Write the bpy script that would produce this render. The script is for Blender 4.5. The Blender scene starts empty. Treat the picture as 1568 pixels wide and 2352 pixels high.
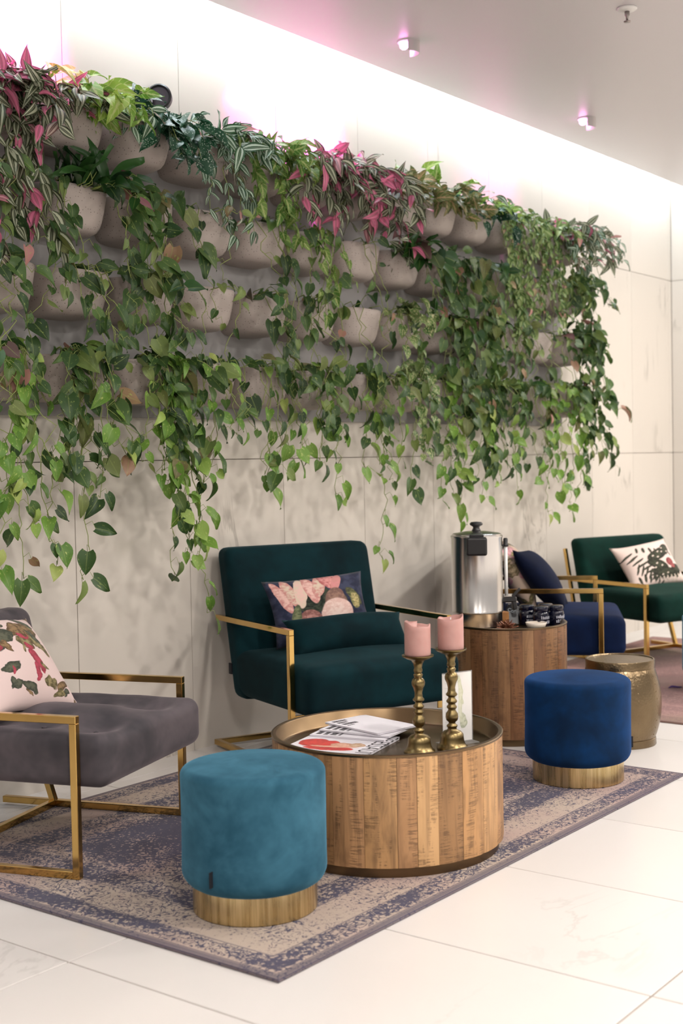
import bpy, bmesh, math, random
import numpy as np
from mathutils import Vector, Matrix

S = bpy.context.scene
COL = S.collection
R = math.radians

# ------------------------------------------------------------------ camera
YAW, PITCH, ROLL, CAM_H = 0.91400, 0.038865, -0.019708, 1.17
fw = Vector((math.sin(YAW)*math.cos(PITCH), math.cos(YAW)*math.cos(PITCH), -math.sin(PITCH)))
r0 = Vector((math.cos(YAW), -math.sin(YAW), 0)); u0 = r0.cross(fw)
rt = r0*math.cos(ROLL) + u0*math.sin(ROLL); up = -r0*math.sin(ROLL) + u0*math.cos(ROLL)
cd = bpy.data.cameras.new('camera'); cam = bpy.data.objects.new('camera', cd); COL.objects.link(cam)
cam.matrix_world = Matrix(((rt.x, up.x, -fw.x, 0), (rt.y, up.y, -fw.y, 0), (rt.z, up.z, -fw.z, CAM_H), (0, 0, 0, 1)))
cd.sensor_fit = 'VERTICAL'; cd.sensor_height = 36.0; cd.sensor_width = 24.0
cd.lens = 36.0*2960.68/2352.0
cd.clip_start = 0.05; cd.clip_end = 100
cd.dof.use_dof = True; cd.dof.focus_distance = 4.3; cd.dof.aperture_fstop = 3.2
S.camera = cam

# ------------------------------------------------------------------ world, exposure
S.view_settings.view_transform = 'Standard'; S.view_settings.look = 'None'
S.view_settings.gamma = 1.0; S.view_settings.use_curve_mapping = False
S.view_settings.exposure = 0.0
w = bpy.data.worlds.new('world'); S.world = w; w.use_nodes = True
w.node_tree.nodes['Background'].inputs[0].default_value = (1.0, 0.93, 0.872, 1)
w.node_tree.nodes['Background'].inputs[1].default_value = 0.58
S.cycles.max_bounces = 6; S.cycles.diffuse_bounces = 3; S.cycles.glossy_bounces = 3
S.cycles.transmission_bounces = 5; S.cycles.transparent_max_bounces = 6
S.cycles.caustics_reflective = False; S.cycles.caustics_refractive = False
S.cycles.sample_clamp_indirect = 6.0
S.cycles.use_adaptive_sampling = True; S.cycles.adaptive_threshold = 0.06

# ------------------------------------------------------------------ large lights
WALL_Y, WALL_X, CEIL_Z, EDGE_Y = 3.70, 8.63, 2.975, 3.49

def area(name, loc, aim, sx, sy, power, color, shape='RECTANGLE', spread=180):
    l = bpy.data.lights.new(name, 'AREA'); l.shape = shape; l.size = sx
    if shape in ('RECTANGLE', 'ELLIPSE'): l.size_y = sy
    l.energy = power; l.color = color; l.spread = R(spread)
    o = bpy.data.objects.new(name, l); COL.objects.link(o); o.location = loc
    o.rotation_euler = Vector(aim).to_track_quat('-Z', 'Y').to_euler()
    return o
# daylight-white strip hidden in the ceiling recess above the tiled wall
area('cove_strip_light', (4.4, 3.56, 3.14), (0, 0.22, -1), 8.4, 0.07, 68, (0.82, 0.93, 1.0))
area('cove_strip_light', (8.50, 1.3, 3.14), (0.22, 0, -1), 0.07, 4.0, 60, (0.86, 0.95, 1.0))  # second strip, added out of view to whiten the far side wall
# warm recessed downlights of the lobby ceiling
DOWN = [(-1.4, 0.2), (0.8, 0.2), (3.0, 0.2), (5.2, 0.2), (7.4, 0.2), (-0.3, -1.8), (2.2, -1.8), (4.6, -1.8), (7.0, -1.8), (8.0, 1.6)]  # the last one is an added lamp that brightens the far side wall
for x, y in DOWN:
    area('downlight', (x, y, CEIL_Z-0.012), (0, 0, -1), 0.28, 0.28, 49, (1.0, 0.945, 0.885), 'DISK')

# ------------------------------------------------------------------ helpers
def empty(name, loc=(0, 0, 0), rz=0):
    o = bpy.data.objects.new(name, None); COL.objects.link(o)
    o.empty_display_size = 0.05; o.location = loc; o.rotation_euler = (0, 0, rz); return o
def tag(o, label=None, cat=None, group=None, kind=None):
    if label: o['label'] = label
    if cat: o['category'] = cat
    if group: o['group'] = group
    if kind: o['kind'] = kind
    return o
def link(name, me, parent=None, m=None, loc=None, rot=None):
    o = bpy.data.objects.new(name, me); COL.objects.link(o)
    if m is not None and len(me.materials) == 0: me.materials.append(m)
    if parent is not None: o.parent = parent
    if loc is not None: o.location = loc
    if rot is not None: o.rotation_euler = rot
    return o
def mesh(name, verts, faces, m=None, smooth=False, uvs=None):
    me = bpy.data.meshes.new(name); me.from_pydata([tuple(v) for v in verts], [], faces); me.update()
    if m is not None: me.materials.append(m)
    if smooth: me.polygons.foreach_set('use_smooth', [True]*len(me.polygons))
    if uvs is not None:
        uv = me.uv_layers.new(name='UVMap')
        vi = np.empty(len(me.loops), dtype=np.int32); me.loops.foreach_get('vertex_index', vi)
        uv.data.foreach_set('uv', np.asarray(uvs, dtype=np.float32)[vi].ravel())
    return me
def from_bm(name, bm, m=None, smooth=False):
    me = bpy.data.meshes.new(name); bm.normal_update(); bm.to_mesh(me); bm.free()
    if m is not None: me.materials.append(m)
    if smooth: me.polygons.foreach_set('use_smooth', [True]*len(me.polygons))
    return me
def box_bm(bm, x0, x1, y0, y1, z0, z1):
    vs = [bm.verts.new(p) for p in ((x0, y0, z0), (x1, y0, z0), (x1, y1, z0), (x0, y1, z0), (x0, y0, z1), (x1, y0, z1), (x1, y1, z1), (x0, y1, z1))]
    for f in ((0, 3, 2, 1), (4, 5, 6, 7), (0, 1, 5, 4), (1, 2, 6, 5), (2, 3, 7, 6), (3, 0, 4, 7)): bm.faces.new([vs[i] for i in f])
    return vs
def box(name, x0, x1, y0, y1, z0, z1, m=None, bevel=0, seg=2):
    bm = bmesh.new(); box_bm(bm, x0, x1, y0, y1, z0, z1)
    if bevel: bmesh.ops.bevel(bm, geom=bm.edges[:], offset=bevel, segments=seg, affect='EDGES', profile=0.5)
    return from_bm(name, bm, m, smooth=False)
def bar(name, p0, p1, wd, ht, m, bevel=0.0015, upv=(0, 0, 1)):
    """square tube between two points"""
    p0, p1 = Vector(p0), Vector(p1); d = (p1-p0).normalized()
    s = d.cross(Vector(upv))
    if s.length < 1e-4: s = Vector((1, 0, 0))
    s.normalize(); t = s.cross(d)
    bm = bmesh.new(); vs = []
    for p in (p0, p1):
        for a, b in ((-1, -1), (1, -1), (1, 1), (-1, 1)): vs.append(bm.verts.new(p + s*a*wd/2 + t*b*ht/2))
    for f in ((3, 2, 1, 0), (4, 5, 6, 7), (0, 1, 5, 4), (1, 2, 6, 5), (2, 3, 7, 6), (3, 0, 4, 7)): bm.faces.new([vs[i] for i in f])
    bmesh.ops.recalc_face_normals(bm, faces=bm.faces[:])
    bmesh.ops.bevel(bm, geom=bm.edges[:], offset=bevel, segments=1, affect='EDGES')
    return from_bm(name, bm, m)
def lathe(name, prof, m, seg=48, smooth=True, wob=None, a0=0.0, a1=None, closed_ends=False):
    full = a1 is None
    n = seg if full else seg+1
    V, F = [], []
    for i in range(n):
        a = a0 + (2*math.pi if full else (a1-a0))*i/seg
        for (r, z) in prof:
            k = wob(a, z) if wob else 1.0
            V.append((r*k*math.cos(a), r*k*math.sin(a), z))
    P = len(prof)
    for i in range(seg):
        j = (i+1) % n
        for k in range(P-1):
            F.append((i*P+k, j*P+k, j*P+k+1, i*P+k+1))
    me = mesh(name, V, F, m, smooth)
    bm = bmesh.new(); bm.from_mesh(me); bmesh.ops.remove_doubles(bm, verts=bm.verts[:], dist=1e-5)
    bmesh.ops.recalc_face_normals(bm, faces=bm.faces[:]); bm.to_mesh(me); bm.free()
    return me
def sharp(me, ang=40):
    try: me.set_sharp_from_angle(angle=R(ang))
    except Exception: pass
    return me
def tube(path, rad, sides=5):
    """verts, faces of a tube through points; rad is a number or a list"""
    V, F = [], []; n = len(path); path = [Vector(p) for p in path]
    ref = Vector((0.31, 0.9, 0.3))
    for i, p in enumerate(path):
        d = (path[min(i+1, n-1)] - path[max(i-1, 0)])
        if d.length < 1e-7: d = Vector((0, 0, 1))
        d.normalize(); s = d.cross(ref); s.normalize(); t = d.cross(s)
        rr = rad[i] if isinstance(rad, (list, tuple)) else rad
        for k in range(sides):
            a = 2*math.pi*k/sides; V.append(p + s*math.cos(a)*rr + t*math.sin(a)*rr)
    for i in range(n-1):
        for k in range(sides):
            k2 = (k+1) % sides; F.append((i*sides+k, i*sides+k2, (i+1)*sides+k2, (i+1)*sides+k))
    F.append(tuple(range(sides-1, -1, -1))); F.append(tuple((n-1)*sides+k for k in range(sides)))
    return V, F
def soft_block(name, sx, sy, sz, r, m, n=18, fn=None):
    """upholstered block, centred in x and y, standing on z = 0; fn(x, y, z) bends the surface"""
    bm = bmesh.new(); bmesh.ops.create_cube(bm, size=2.0)
    bmesh.ops.subdivide_edges(bm, edges=bm.edges[:], cuts=n, use_grid_fill=True)
    hx, hy, hz = sx/2, sy/2, sz/2
    for v in bm.verts:
        p = Vector([math.copysign(1-(1-abs(c))**1.6, c) if abs(c) < 1 else c for c in v.co])
        p = Vector((p.x*hx, p.y*hy, p.z*hz))
        inn = Vector((max(-hx+r, min(hx-r, p.x)), max(-hy+r, min(hy-r, p.y)), max(-hz+r, min(hz-r, p.z))))
        d = p-inn
        if d.length > 1e-9: p = inn + d.normalized()*r
        p.z += hz
        if fn: p = Vector(fn(p.x, p.y, p.z))
        v.co = p
    return from_bm(name, bm, m, True)
def cushion(name, wd, ht, th, m, n=22, pinch=0.10, sag=0.0):
    """pillow lying in the x-z plane, bottom edge at z = 0, front towards -y"""
    V, F, U = [], [], []; rnd = random.Random(hash(name) % 1000)
    for side in (-1, 1):
        b = len(V)
        for j in range(n+1):
            for i in range(n+1):
                u, v = 2*i/n-1, 2*j/n-1
                x = u*wd/2*(1-pinch*(1-v*v)*u*u*0.9); z = v*ht/2*(1-pinch*(1-u*u)*v*v*0.9)
                t = th/2*max(0, (1-u*u))**0.55*max(0, (1-v*v))**0.55
                z -= sag*ht*(1-u*u)*max(0, v)**2
                V.append((x, side*t - 0.012*math.sin(3*u+1)*v, z+ht/2)); U.append(((u+1)/2, (v+1)/2))
        for j in range(n):
            for i in range(n):
                q = (b+j*(n+1)+i, b+j*(n+1)+i+1, b+(j+1)*(n+1)+i+1, b+(j+1)*(n+1)+i)
                F.append(q if side < 0 else q[::-1])
    me = mesh(name, V, F, m, True, U)
    bm = bmesh.new(); bm.from_mesh(me); bmesh.ops.remove_doubles(bm, verts=bm.verts[:], dist=1e-5); bm.to_mesh(me); bm.free()
    return me

# ------------------------------------------------------------------ materials
class NT:
    def __init__(s, name):
        s.m = bpy.data.materials.new(name); s.m.use_nodes = True; s.t = s.m.node_tree
        s.b = s.t.nodes['Principled BSDF']; s.out = s.t.nodes['Material Output']
    def n(s, typ, **kw):
        nd = s.t.nodes.new('ShaderNode'+typ)
        for k, v in kw.items():
            if k[0] == '_': setattr(nd, k[1:], v)
        return nd
    def set(s, nd, key, v):
        i = nd.inputs[key]
        if isinstance(v, bpy.types.NodeSocket): s.t.links.new(v, i)
        elif v is not None:
            if isinstance(v, (tuple, list)) and len(v) == 3 and i.type == 'RGBA': v = tuple(v)+(1,)
            i.default_value = v
    def math(s, op, a, b=None, c=None, clamp=False):
        nd = s.n('Math', _operation=op, _use_clamp=clamp)
        s.set(nd, 0, a)
        if b is not None: s.set(nd, 1, b)
        if c is not None: s.set(nd, 2, c)
        return nd.outputs[0]
    def mix(s, f, a, b, mode='MIX'):
        nd = s.n('Mix', _data_type='RGBA', _blend_type=mode)
        s.set(nd, 0, f); s.set(nd, 6, a); s.set(nd, 7, b); return nd.outputs[2]
    def coord(s, which='Object'): return s.n('TexCoord').outputs[which]
    def mapping(s, vec, loc=(0, 0, 0), rot=(0, 0, 0), sc=(1, 1, 1)):
        nd = s.n('Mapping'); s.set(nd, 0, vec); s.set(nd, 1, loc); s.set(nd, 2, rot); s.set(nd, 3, sc); return nd.outputs[0]
    def noise(s, vec, scale=5, detail=3, rough=0.5, dist=0.0):
        nd = s.n('TexNoise'); s.set(nd, 'Vector', vec); s.set(nd, 'Scale', scale); s.set(nd, 'Detail', detail)
        s.set(nd, 'Roughness', rough); s.set(nd, 'Distortion', dist); return nd.outputs[0]
    def voro(s, vec, scale=5, feature='F1', out=0, rnd=1.0):
        nd = s.n('TexVoronoi', _feature=feature); s.set(nd, 'Vector', vec); s.set(nd, 'Scale', scale)
        s.set(nd, 'Randomness', rnd); return nd.outputs[out]
    def ramp(s, f, stops):
        nd = s.n('ValToRGB'); s.set(nd, 0, f); cr = nd.color_ramp
        while len(cr.elements) < len(stops): cr.elements.new(0.5)
        for e, (p, c) in zip(cr.elements, stops):
            e.position = p; e.color = tuple(c)+(1,) if len(c) == 3 else c
        return nd.outputs[0]
    def step(s, f, a, b):
        nd = s.n('MapRange', _interpolation_type='SMOOTHSTEP'); s.set(nd, 0, f); s.set(nd, 1, a); s.set(nd, 2, b)
        s.set(nd, 3, 0.0); s.set(nd, 4, 1.0); return nd.outputs[0]
    def bump(s, h, strength=0.3, dist=0.01):
        nd = s.n('Bump'); s.set(nd, 'Strength', strength); s.set(nd, 'Distance', dist); s.set(nd, 'Height', h)
        s.set(s.b, 'Normal', nd.outputs[0]); return nd.outputs[0]
    def sep(s, vec):
        nd = s.n('SeparateXYZ'); s.set(nd, 0, vec); return nd.outputs
    def addv(s, a, b):
        nd = s.n('VectorMath', _operation='ADD'); s.set(nd, 0, a); s.set(nd, 1, b); return nd.outputs[0]
    def rand(s): return s.n('ObjectInfo').outputs['Random']
    def P(s, **kw):
        for k, v in kw.items(): s.set(s.b, k.replace('_', ' '), v)
        return s.m
def C8(r, g, b):
    f = lambda c: (c/255/12.92) if c/255 <= 0.04045 else ((c/255+0.055)/1.055)**2.4
    return (f(r), f(g), f(b))
def plain(name, col, rough=0.5, metal=0.0, **kw):
    t = NT(name); return t.P(Base_Color=col, Roughness=rough, Metallic=metal, **kw)

def velvet(name, col, hi, nap=6.0):
    t = NT(name); c = t.coord('Object'); rv = t.addv(c, t.rand())
    f = t.noise(rv, nap, 4, 0.6, 0.6); f2 = t.noise(rv, nap*4.5, 2, 0.5)
    k = t.step(t.math('ADD', t.math('MULTIPLY', f, 0.75), t.math('MULTIPLY', f2, 0.25)), 0.30, 0.74)
    t.P(Base_Color=t.mix(k, col, hi), Roughness=0.85, Sheen_Weight=0.55, Sheen_Roughness=0.35, Sheen_Tint=tuple(min(1, x*3+0.05) for x in hi)+(1,))
    t.set(t.b, 'Specular IOR Level', 0.15)
    t.bump(t.noise(c, 900, 2), 0.12, 0.001)
    return t.m
M = {}
M['teal'] = velvet('teal_velvet', C8(32, 73, 92), C8(60, 107, 128))
M['navy'] = velvet('navy_velvet', C8(4, 30, 58), C8(8, 54, 102), 4)
M['green'] = velvet('dark_green_velvet', C8(2, 24, 29), C8(6, 44, 50), 3.5)
M['green2'] = velvet('bottle_green_velvet', C8(3, 30, 25), C8(7, 50, 41), 3.5)
M['darknavy'] = velvet('midnight_velvet', C8(5, 11, 30), C8(9, 20, 48), 3.5)
M['blueseat'] = velvet('royal_blue_velvet', C8(4, 15, 40), C8(8, 30, 68), 3.5)
M['grey'] = velvet('grey_velvet', C8(56, 55, 59), C8(98, 90, 94), 3.5)
M['paleblue'] = velvet('pale_blue_velvet', C8(66, 104, 138), C8(100, 140, 172), 5)

def gold(name, col, rough, sc=18):
    t = NT(name); c = t.coord('Object')
    n = t.noise(c, sc, 3)
    t.P(Base_Color=t.mix(n, tuple(x*0.86 for x in col), col), Metallic=1.0, Roughness=t.math('MULTIPLY_ADD', n, 0.12, rough-0.06))
    return t.m
M['gold'] = gold('polished_gold_metal', (0.66, 0.43, 0.145), 0.14)
t = NT('brushed_gold_metal'); c = t.coord('Object'); nz_ = t.noise(t.mapping(c, sc=(70, 70, 3)), 1, 4, 0.6)
t.P(Base_Color=t.mix(t.step(nz_, 0.35, 0.7), (0.50, 0.37, 0.17), (0.78, 0.62, 0.34)), Metallic=1.0, Roughness=t.math('MULTIPLY_ADD', nz_, 0.25, 0.16)); M['goldring'] = t.m
M['brass'] = gold('aged_brass', (0.235, 0.175, 0.080), 0.33, 30)
M['bronze'] = gold('dark_bronze_tray', (0.20, 0.135, 0.075), 0.33, 8)
t = NT('hammered_brass'); c = t.coord('Object'); v = t.voro(c, 105)
t.P(Base_Color=t.mix(t.noise(c, 9, 4), (0.13, 0.090, 0.050), (0.30, 0.225, 0.135)), Metallic=1.0, Roughness=0.30); t.bump(v, 0.4, 0.0018); M['hammer'] = t.m
M['black'] = plain('black_plastic', (0.012, 0.011, 0.012), 0.35)
M['rubber'] = plain('black_fabric_tag', (0.006, 0.007, 0.012), 0.8)
t = NT('brushed_steel'); c = t.coord('Object')
t.P(Base_Color=(0.62, 0.60, 0.58), Metallic=1.0, Roughness=t.math('MULTIPLY_ADD', t.noise(t.mapping(c, sc=(160, 160, 2)), 1, 3), 0.12, 0.16)); M['steel'] = t.m
M['white'] = plain('white_plastic', (0.75, 0.74, 0.72), 0.4)
M['paper'] = plain('white_paper', C8(226, 222, 228), 0.55)
M['ink'] = plain('black_ink', C8(26, 22, 26), 0.6)

# wood staves
def wood(name, pal, dark, sawmark=1.0):
    t = NT(name); c = t.coord('Object'); rn = t.rand()
    off = t.n('CombineXYZ'); t.set(off, 0, t.math('MULTIPLY', rn, 37.0)); t.set(off, 1, t.math('MULTIPLY', rn, 11.0)); t.set(off, 2, t.math('MULTIPLY', rn, 5.0))
    cv = t.addv(c, off.outputs[0])
    base = t.ramp(rn, pal)
    base = t.mix(t.math('MULTIPLY', t.step(t.noise(t.mapping(cv, sc=(7, 7, 2.5)), 1, 4, 0.6, 1.0), 0.42, 0.68), 0.5), base, t.mix(0.45, base, (0.28, 0.13, 0.045)))
    grain = t.noise(t.mapping(cv, sc=(26, 26, 2.2)), 1, 5, 0.6, 1.2)
    base = t.mix(t.step(grain, 0.40, 0.72), base, t.mix(0.55, base, dark))
    blot = t.step(t.noise(t.mapping(cv, sc=(9, 9, 5)), 1, 4, 0.6), 0.54, 0.72)
    saw = t.step(t.noise(t.mapping(cv, sc=(20, 20, 240)), 1, 4, 0.7), 0.46, 0.60)
    area_ = t.step(t.noise(t.mapping(cv, sc=(30, 30, 6)), 1, 4, 0.6), 0.47, 0.60)
    k = t.math('MULTIPLY', t.math('MULTIPLY', saw, area_), sawmark, clamp=True)
    base = t.mix(t.math('MULTIPLY', blot, 0.5), base, dark)
    base = t.mix(t.math('MULTIPLY', k, 0.50), base, tuple(x*0.7 for x in dark))
    t.P(Base_Color=base, Roughness=0.48); t.bump(t.math('ADD', grain, t.math('MULTIPLY', k, -0.6)), 0.15, 0.002)
    return t.m
M['wood'] = wood('mango_wood', [(0.0, C8(208, 162, 110)), (0.2, C8(150, 112, 72)), (0.4, C8(200, 152, 106)), (0.6, C8(132, 100, 68)), (0.8, C8(184, 138, 90)), (1.0, C8(214, 172, 122))], C8(72, 50, 34), 1.3)
M['wood2'] = wood('dark_mango_wood', [(0.0, C8(150, 106, 70)), (0.3, C8(118, 80, 52)), (0.6, C8(164, 124, 86)), (1.0, C8(130, 92, 60))], C8(54, 34, 24), 1.6)
M['lightwood'] = plain('light_wood', C8(176, 122, 70), 0.55)

# polished stone tiles
def stone(name, col, vein, rough, vs, amount):
    t = NT(name); c = t.n('NewGeometry').outputs['Position']; rn = t.rand()
    off = t.n('CombineXYZ'); [t.set(off, i, t.math('MULTIPLY', rn, k)) for i, k in ((0, 41.0), (1, 13.0), (2, 7.0))]
    cv = t.addv(c, off.outputs[0])
    w = t.noise(cv, 1.3, 4, 0.55)
    a = t.noise(t.mapping(cv, rot=(0.2, 0.45, 0.3), sc=vs), 1, 5, 0.62, 0.8)
    line = t.math('SUBTRACT', 1.0, t.step(t.math('ABSOLUTE', t.math('SUBTRACT', a, 0.5)), 0.0, 0.022))
    patch = t.step(t.noise(cv, 1.9, 2), 0.56, 0.70)
    k = t.math('MULTIPLY', t.math('MULTIPLY', line, patch), amount)
    base = t.mix(t.math('MULTIPLY', t.step(w, 0.35, 0.75), 0.35), col, tuple(x*0.88 for x in col))
    base = t.mix(k, base, vein)
    tone = t.n('HueSaturation'); t.set(tone, 'Value', t.math('MULTIPLY_ADD', rn, 0.05, 0.96)); t.set(tone, 'Color', base)
    t.P(Base_Color=tone.outputs[0], Roughness=rough); t.set(t.b, 'Specular IOR Level', 0.5)
    return t.m
M['walltile'] = stone('polished_marble_wall_tile', C8(216, 208, 198), C8(120, 112, 104), 0.18, (3.2, 3.2, 0.8), 0.42)
M['floortile'] = stone('satin_marble_floor_tile', C8(222, 217, 213), C8(150, 146, 140), 0.30, (1.6, 3.4, 1), 0.22)
M['grout'] = plain('beige_grout', C8(120, 104, 92), 0.85)
t = NT('ceiling_paint'); t.P(Base_Color=C8(204, 199, 201), Roughness=0.45, Coat_Weight=0.6, Coat_Roughness=0.33); t.set(t.b, 'Specular IOR Level', 0.5); M['ceil'] = t.m
M['cove'] = plain('white_cove_paint', C8(240, 240, 240), 0.7)

# ------------------------------------------------------------------ setting
XG = 1.976; YG = 1.165        # tile grid origin, tiles 0.6 x 1.2
fl = link('floor', box('floor', -4.5, 9.0, -4.5, WALL_Y+0.12, -0.12, -0.004, M['grout'])); tag(fl, 'white marble tiled floor', None, None, 'structure')
G = 0.0022
tm = box('floor_tile', G, 0.6-G, G, 1.2-G, -0.012, 0.0, M['floortile'], 0.0012, 1)
tm_cut = {}
for i in range(-4, 12):
    for j in range(-4, 3):
        x, y = XG+0.6*i, YG+1.2*j
        y1 = min(y+1.2, WALL_Y); x1 = min(x+0.6, WALL_X)
        if y1-y < 0.02 or x1-x < 0.02: continue
        if y1-y < 1.19 or x1-x < 0.59:
            key = (round(x1-x, 3), round(y1-y, 3))
            if key not in tm_cut: tm_cut[key] = box('floor_tile', G, key[0]-G, G, key[1]-G, -0.012, 0.0, M['floortile'], 0.0012, 1)
            me = tm_cut[key]
        else: me = tm
        link('floor_tile', me, fl, loc=(x, y, 0))
wb = link('wall_back', box('wall_back', -4.5, WALL_X+0.2, WALL_Y+0.006, WALL_Y+0.14, -0.1, 3.45, M['grout'])); tag(wb, None, None, None, 'structure')
wm = box('wall_tile', G*0.6, 0.6-G*0.6, 0, 0.011, G*0.6, 1.2-G*0.6, M['walltile'], 0.001, 1)
for i in range(-4, 12):
    for j in range(0, 3):
        x, z = XG+0.6*i, -0.01+1.2*j
        if x+0.6 > WALL_X+0.01:
            me = box('wall_tile', G*0.6, WALL_X-x-G, 0, 0.011, G*0.6, (1.2 if j < 2 else 1.05)-G, M['walltile'], 0.001, 1)
        elif j == 2: me = wm_t if 'wm_t' in globals() else box('wall_tile', G*0.6, 0.6-G*0.6, 0, 0.011, G*0.6, 1.05, M['walltile'], 0.001, 1); wm_t = me
        else: me = wm
        link('wall_tile', me, wb, loc=(x, WALL_Y-0.005, z))
wr = link('wall_right', box('wall_right', WALL_X+0.006, WALL_X+0.16, -1.2, WALL_Y+0.1, -0.1, 3.45, M['grout'])); tag(wr, None, None, None, 'structure')
wrm = box('wall_tile', 0, 0.011, G*0.6, 0.6-G*0.6, G*0.6, 1.2-G*0.6, M['walltile'], 0.001, 1)
for i in range(0, 8):
    for j in range(0, 3):
        y = WALL_Y-0.007-0.6*(i+1)
        link('wall_tile', wrm, wr, loc=(WALL_X-0.005, y, -0.01+1.2*j))
ce = link('ceiling', box('ceiling', -4.5, WALL_X-0.21, -4.5, EDGE_Y, CEIL_Z, CEIL_Z+0.10, M['ceil'])); tag(ce, None, None, None, 'structure')
cv_ = link('ceiling', box('ceiling', -4.5, 9.0, EDGE_Y-0.35, WALL_Y+0.12, 3.36, 3.44, M['cove'])); tag(cv_, None, None, None, 'structure')
cv2 = link('ceiling', box('ceiling', WALL_X-0.55, WALL_X+0.16, -4.5, EDGE_Y-0.35, 3.36, 3.44, M['cove'])); tag(cv2, None, None, None, 'structure')
tr2 = link('trim_2', box('trim_2', WALL_X-0.57, WALL_X-0.54, -4.5, EDGE_Y-0.36, CEIL_Z+0.10, 3.36, M['cove'])); tag(tr2, None, None, None, 'structure')
tr = link('trim_1', box('trim_1', -4.5, WALL_X-0.57, EDGE_Y-0.36, EDGE_Y-0.33, CEIL_Z+0.10, 3.36, M['cove'])); tag(tr, None, None, None, 'structure')

# rugs
def rug_mat(name, base, base2, ink, ink_amt, L, Wd):
    t = NT(name); c = t.coord('Object'); x, y, z = t.sep(c)
    ex = t.math('SUBTRACT', L/2, t.math('ABSOLUTE', x)); ey = t.math('SUBTRACT', Wd/2, t.math('ABSOLUTE', y))
    e = t.math('MINIMUM', ex, ey)                                       # distance from the edge
    wear = t.noise(c, 2.3, 3, 0.6); fine = t.noise(c, 78, 4, 0.65, 1.1)
    motif = t.voro(t.addv(c, t.n('TexNoise').outputs[1]), 26, 'SMOOTH_F1')
    nv = t.n('TexNoise'); t.set(nv, 'Vector', c); t.set(nv, 'Scale', 14.0)
    curl = t.noise(t.mapping(c, sc=(1, 1, 1)), 24, 2, 0.4, 3.2)
    lines = t.math('ABSOLUTE', t.math('SUBTRACT', curl, 0.5))           # scroll lines
    pat = t.math('MULTIPLY_ADD', fine, 0.55, t.math('MULTIPLY', t.math('SUBTRACT', 1.0, t.step(lines, 0.0, 0.09)), 0.28))
    pat = t.math('ADD', pat, t.math('MULTIPLY', t.math('SUBTRACT', t.voro(c, 74), 0.35), 0.30))
    # density by band: narrow patterned border, pale band, second border, dense field
    em = t.math('DIVIDE', e, Wd/2)
    dens = t.ramp(em, [(0.0, (.3, .3, .3)), (0.028, (.3, .3, .3)), (0.034, (.30, .30, .30)), (0.05, (.52, .52, .52)), (0.115, (.55, .55, .55)), (0.13, (.28, .28, .28)), (0.15, (.30, .30, .30)), (0.28, (.34, .34, .34)), (0.30, (.56, .56, .56)), (0.40, (.54, .54, .54)), (0.42, (.40, .40, .40)), (0.52, (.55, .55, .55)), (1.0, (.66, .66, .66))])
    th = t.math('SUBTRACT', t.math('ADD', dens, t.math('MULTIPLY', t.math('SUBTRACT', wear, 0.5), 0.80)), 0.195)
    k = t.step(t.math('SUBTRACT', t.math('ADD', pat, th), 0.62), 0.0, 0.13)
    # ruled border lines
    rl = None
    for d in (0.0145, 0.030, 0.108, 0.125, 0.285, 0.395):
        q = t.math('SUBTRACT', 1.0, t.step(t.math('ABSOLUTE', t.math('SUBTRACT', em, d)), 0.0022, 0.0045))
        rl = q if rl is None else t.math('MAXIMUM', rl, q)
    k = t.math('MAXIMUM', k, t.math('MULTIPLY', rl, 0.6))
    col = t.mix(t.step(t.noise(c, 1.6, 2), 0.42, 0.62), base, base2)
    inkc = t.mix(t.noise(c, 4, 2), ink, tuple(v*1.9+0.006 for v in ink))
    edge = t.math('MULTIPLY', t.math('SUBTRACT', 1.0, t.step(em, 0.024, 0.030)), t.math('MULTIPLY_ADD', t.step(t.math('SINE', t.math('MULTIPLY', em, 760.0)), -0.6, 0.5), 0.45, 0.55))
    k = t.math('MAXIMUM', t.math('MULTIPLY', k, ink_amt), t.math('MULTIPLY', edge, 0.9*ink_amt))
    t.P(Base_Color=t.mix(k, col, inkc), Roughness=0.95, Sheen_Weight=0.15)
    t.set(t.b, 'Specular IOR Level', 0.1)
    t.bump(t.math('ADD', t.noise(t.mapping(c, sc=(330, 330, 330)), 1, 1), t.math('MULTIPLY', fine, 0.5)), 0.35, 0.003)
    return t.m
def rug(x0, x1, y0, y1, m, label):
    L, Wd = x1-x0, y1-y0
    o = link('patterned_rug', box('patterned_rug', -L/2, L/2, -Wd/2, Wd/2, 0, 0.009, m, 0.003, 2), loc=((x0+x1)/2, (y0+y1)/2, 0))
    return tag(o, label, 'rug')
rug(2.162, 4.45, 1.872, 3.47, rug_mat('faded_persian_print', C8(178, 161, 147), C8(170, 146, 138), C8(34, 36, 62), 0.92, 2.288, 1.598), 'faded beige and navy Persian-pattern rug under the coffee table')
rug(5.29, 7.75, 1.872, 3.47, rug_mat('faded_rose_print', C8(164, 126, 120), C8(132, 112, 96), C8(84, 60, 62), 0.55, 2.46, 1.598), 'faded rose and brown rug under the two far armchairs')
RZ = 0.009     # rug surface

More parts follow.
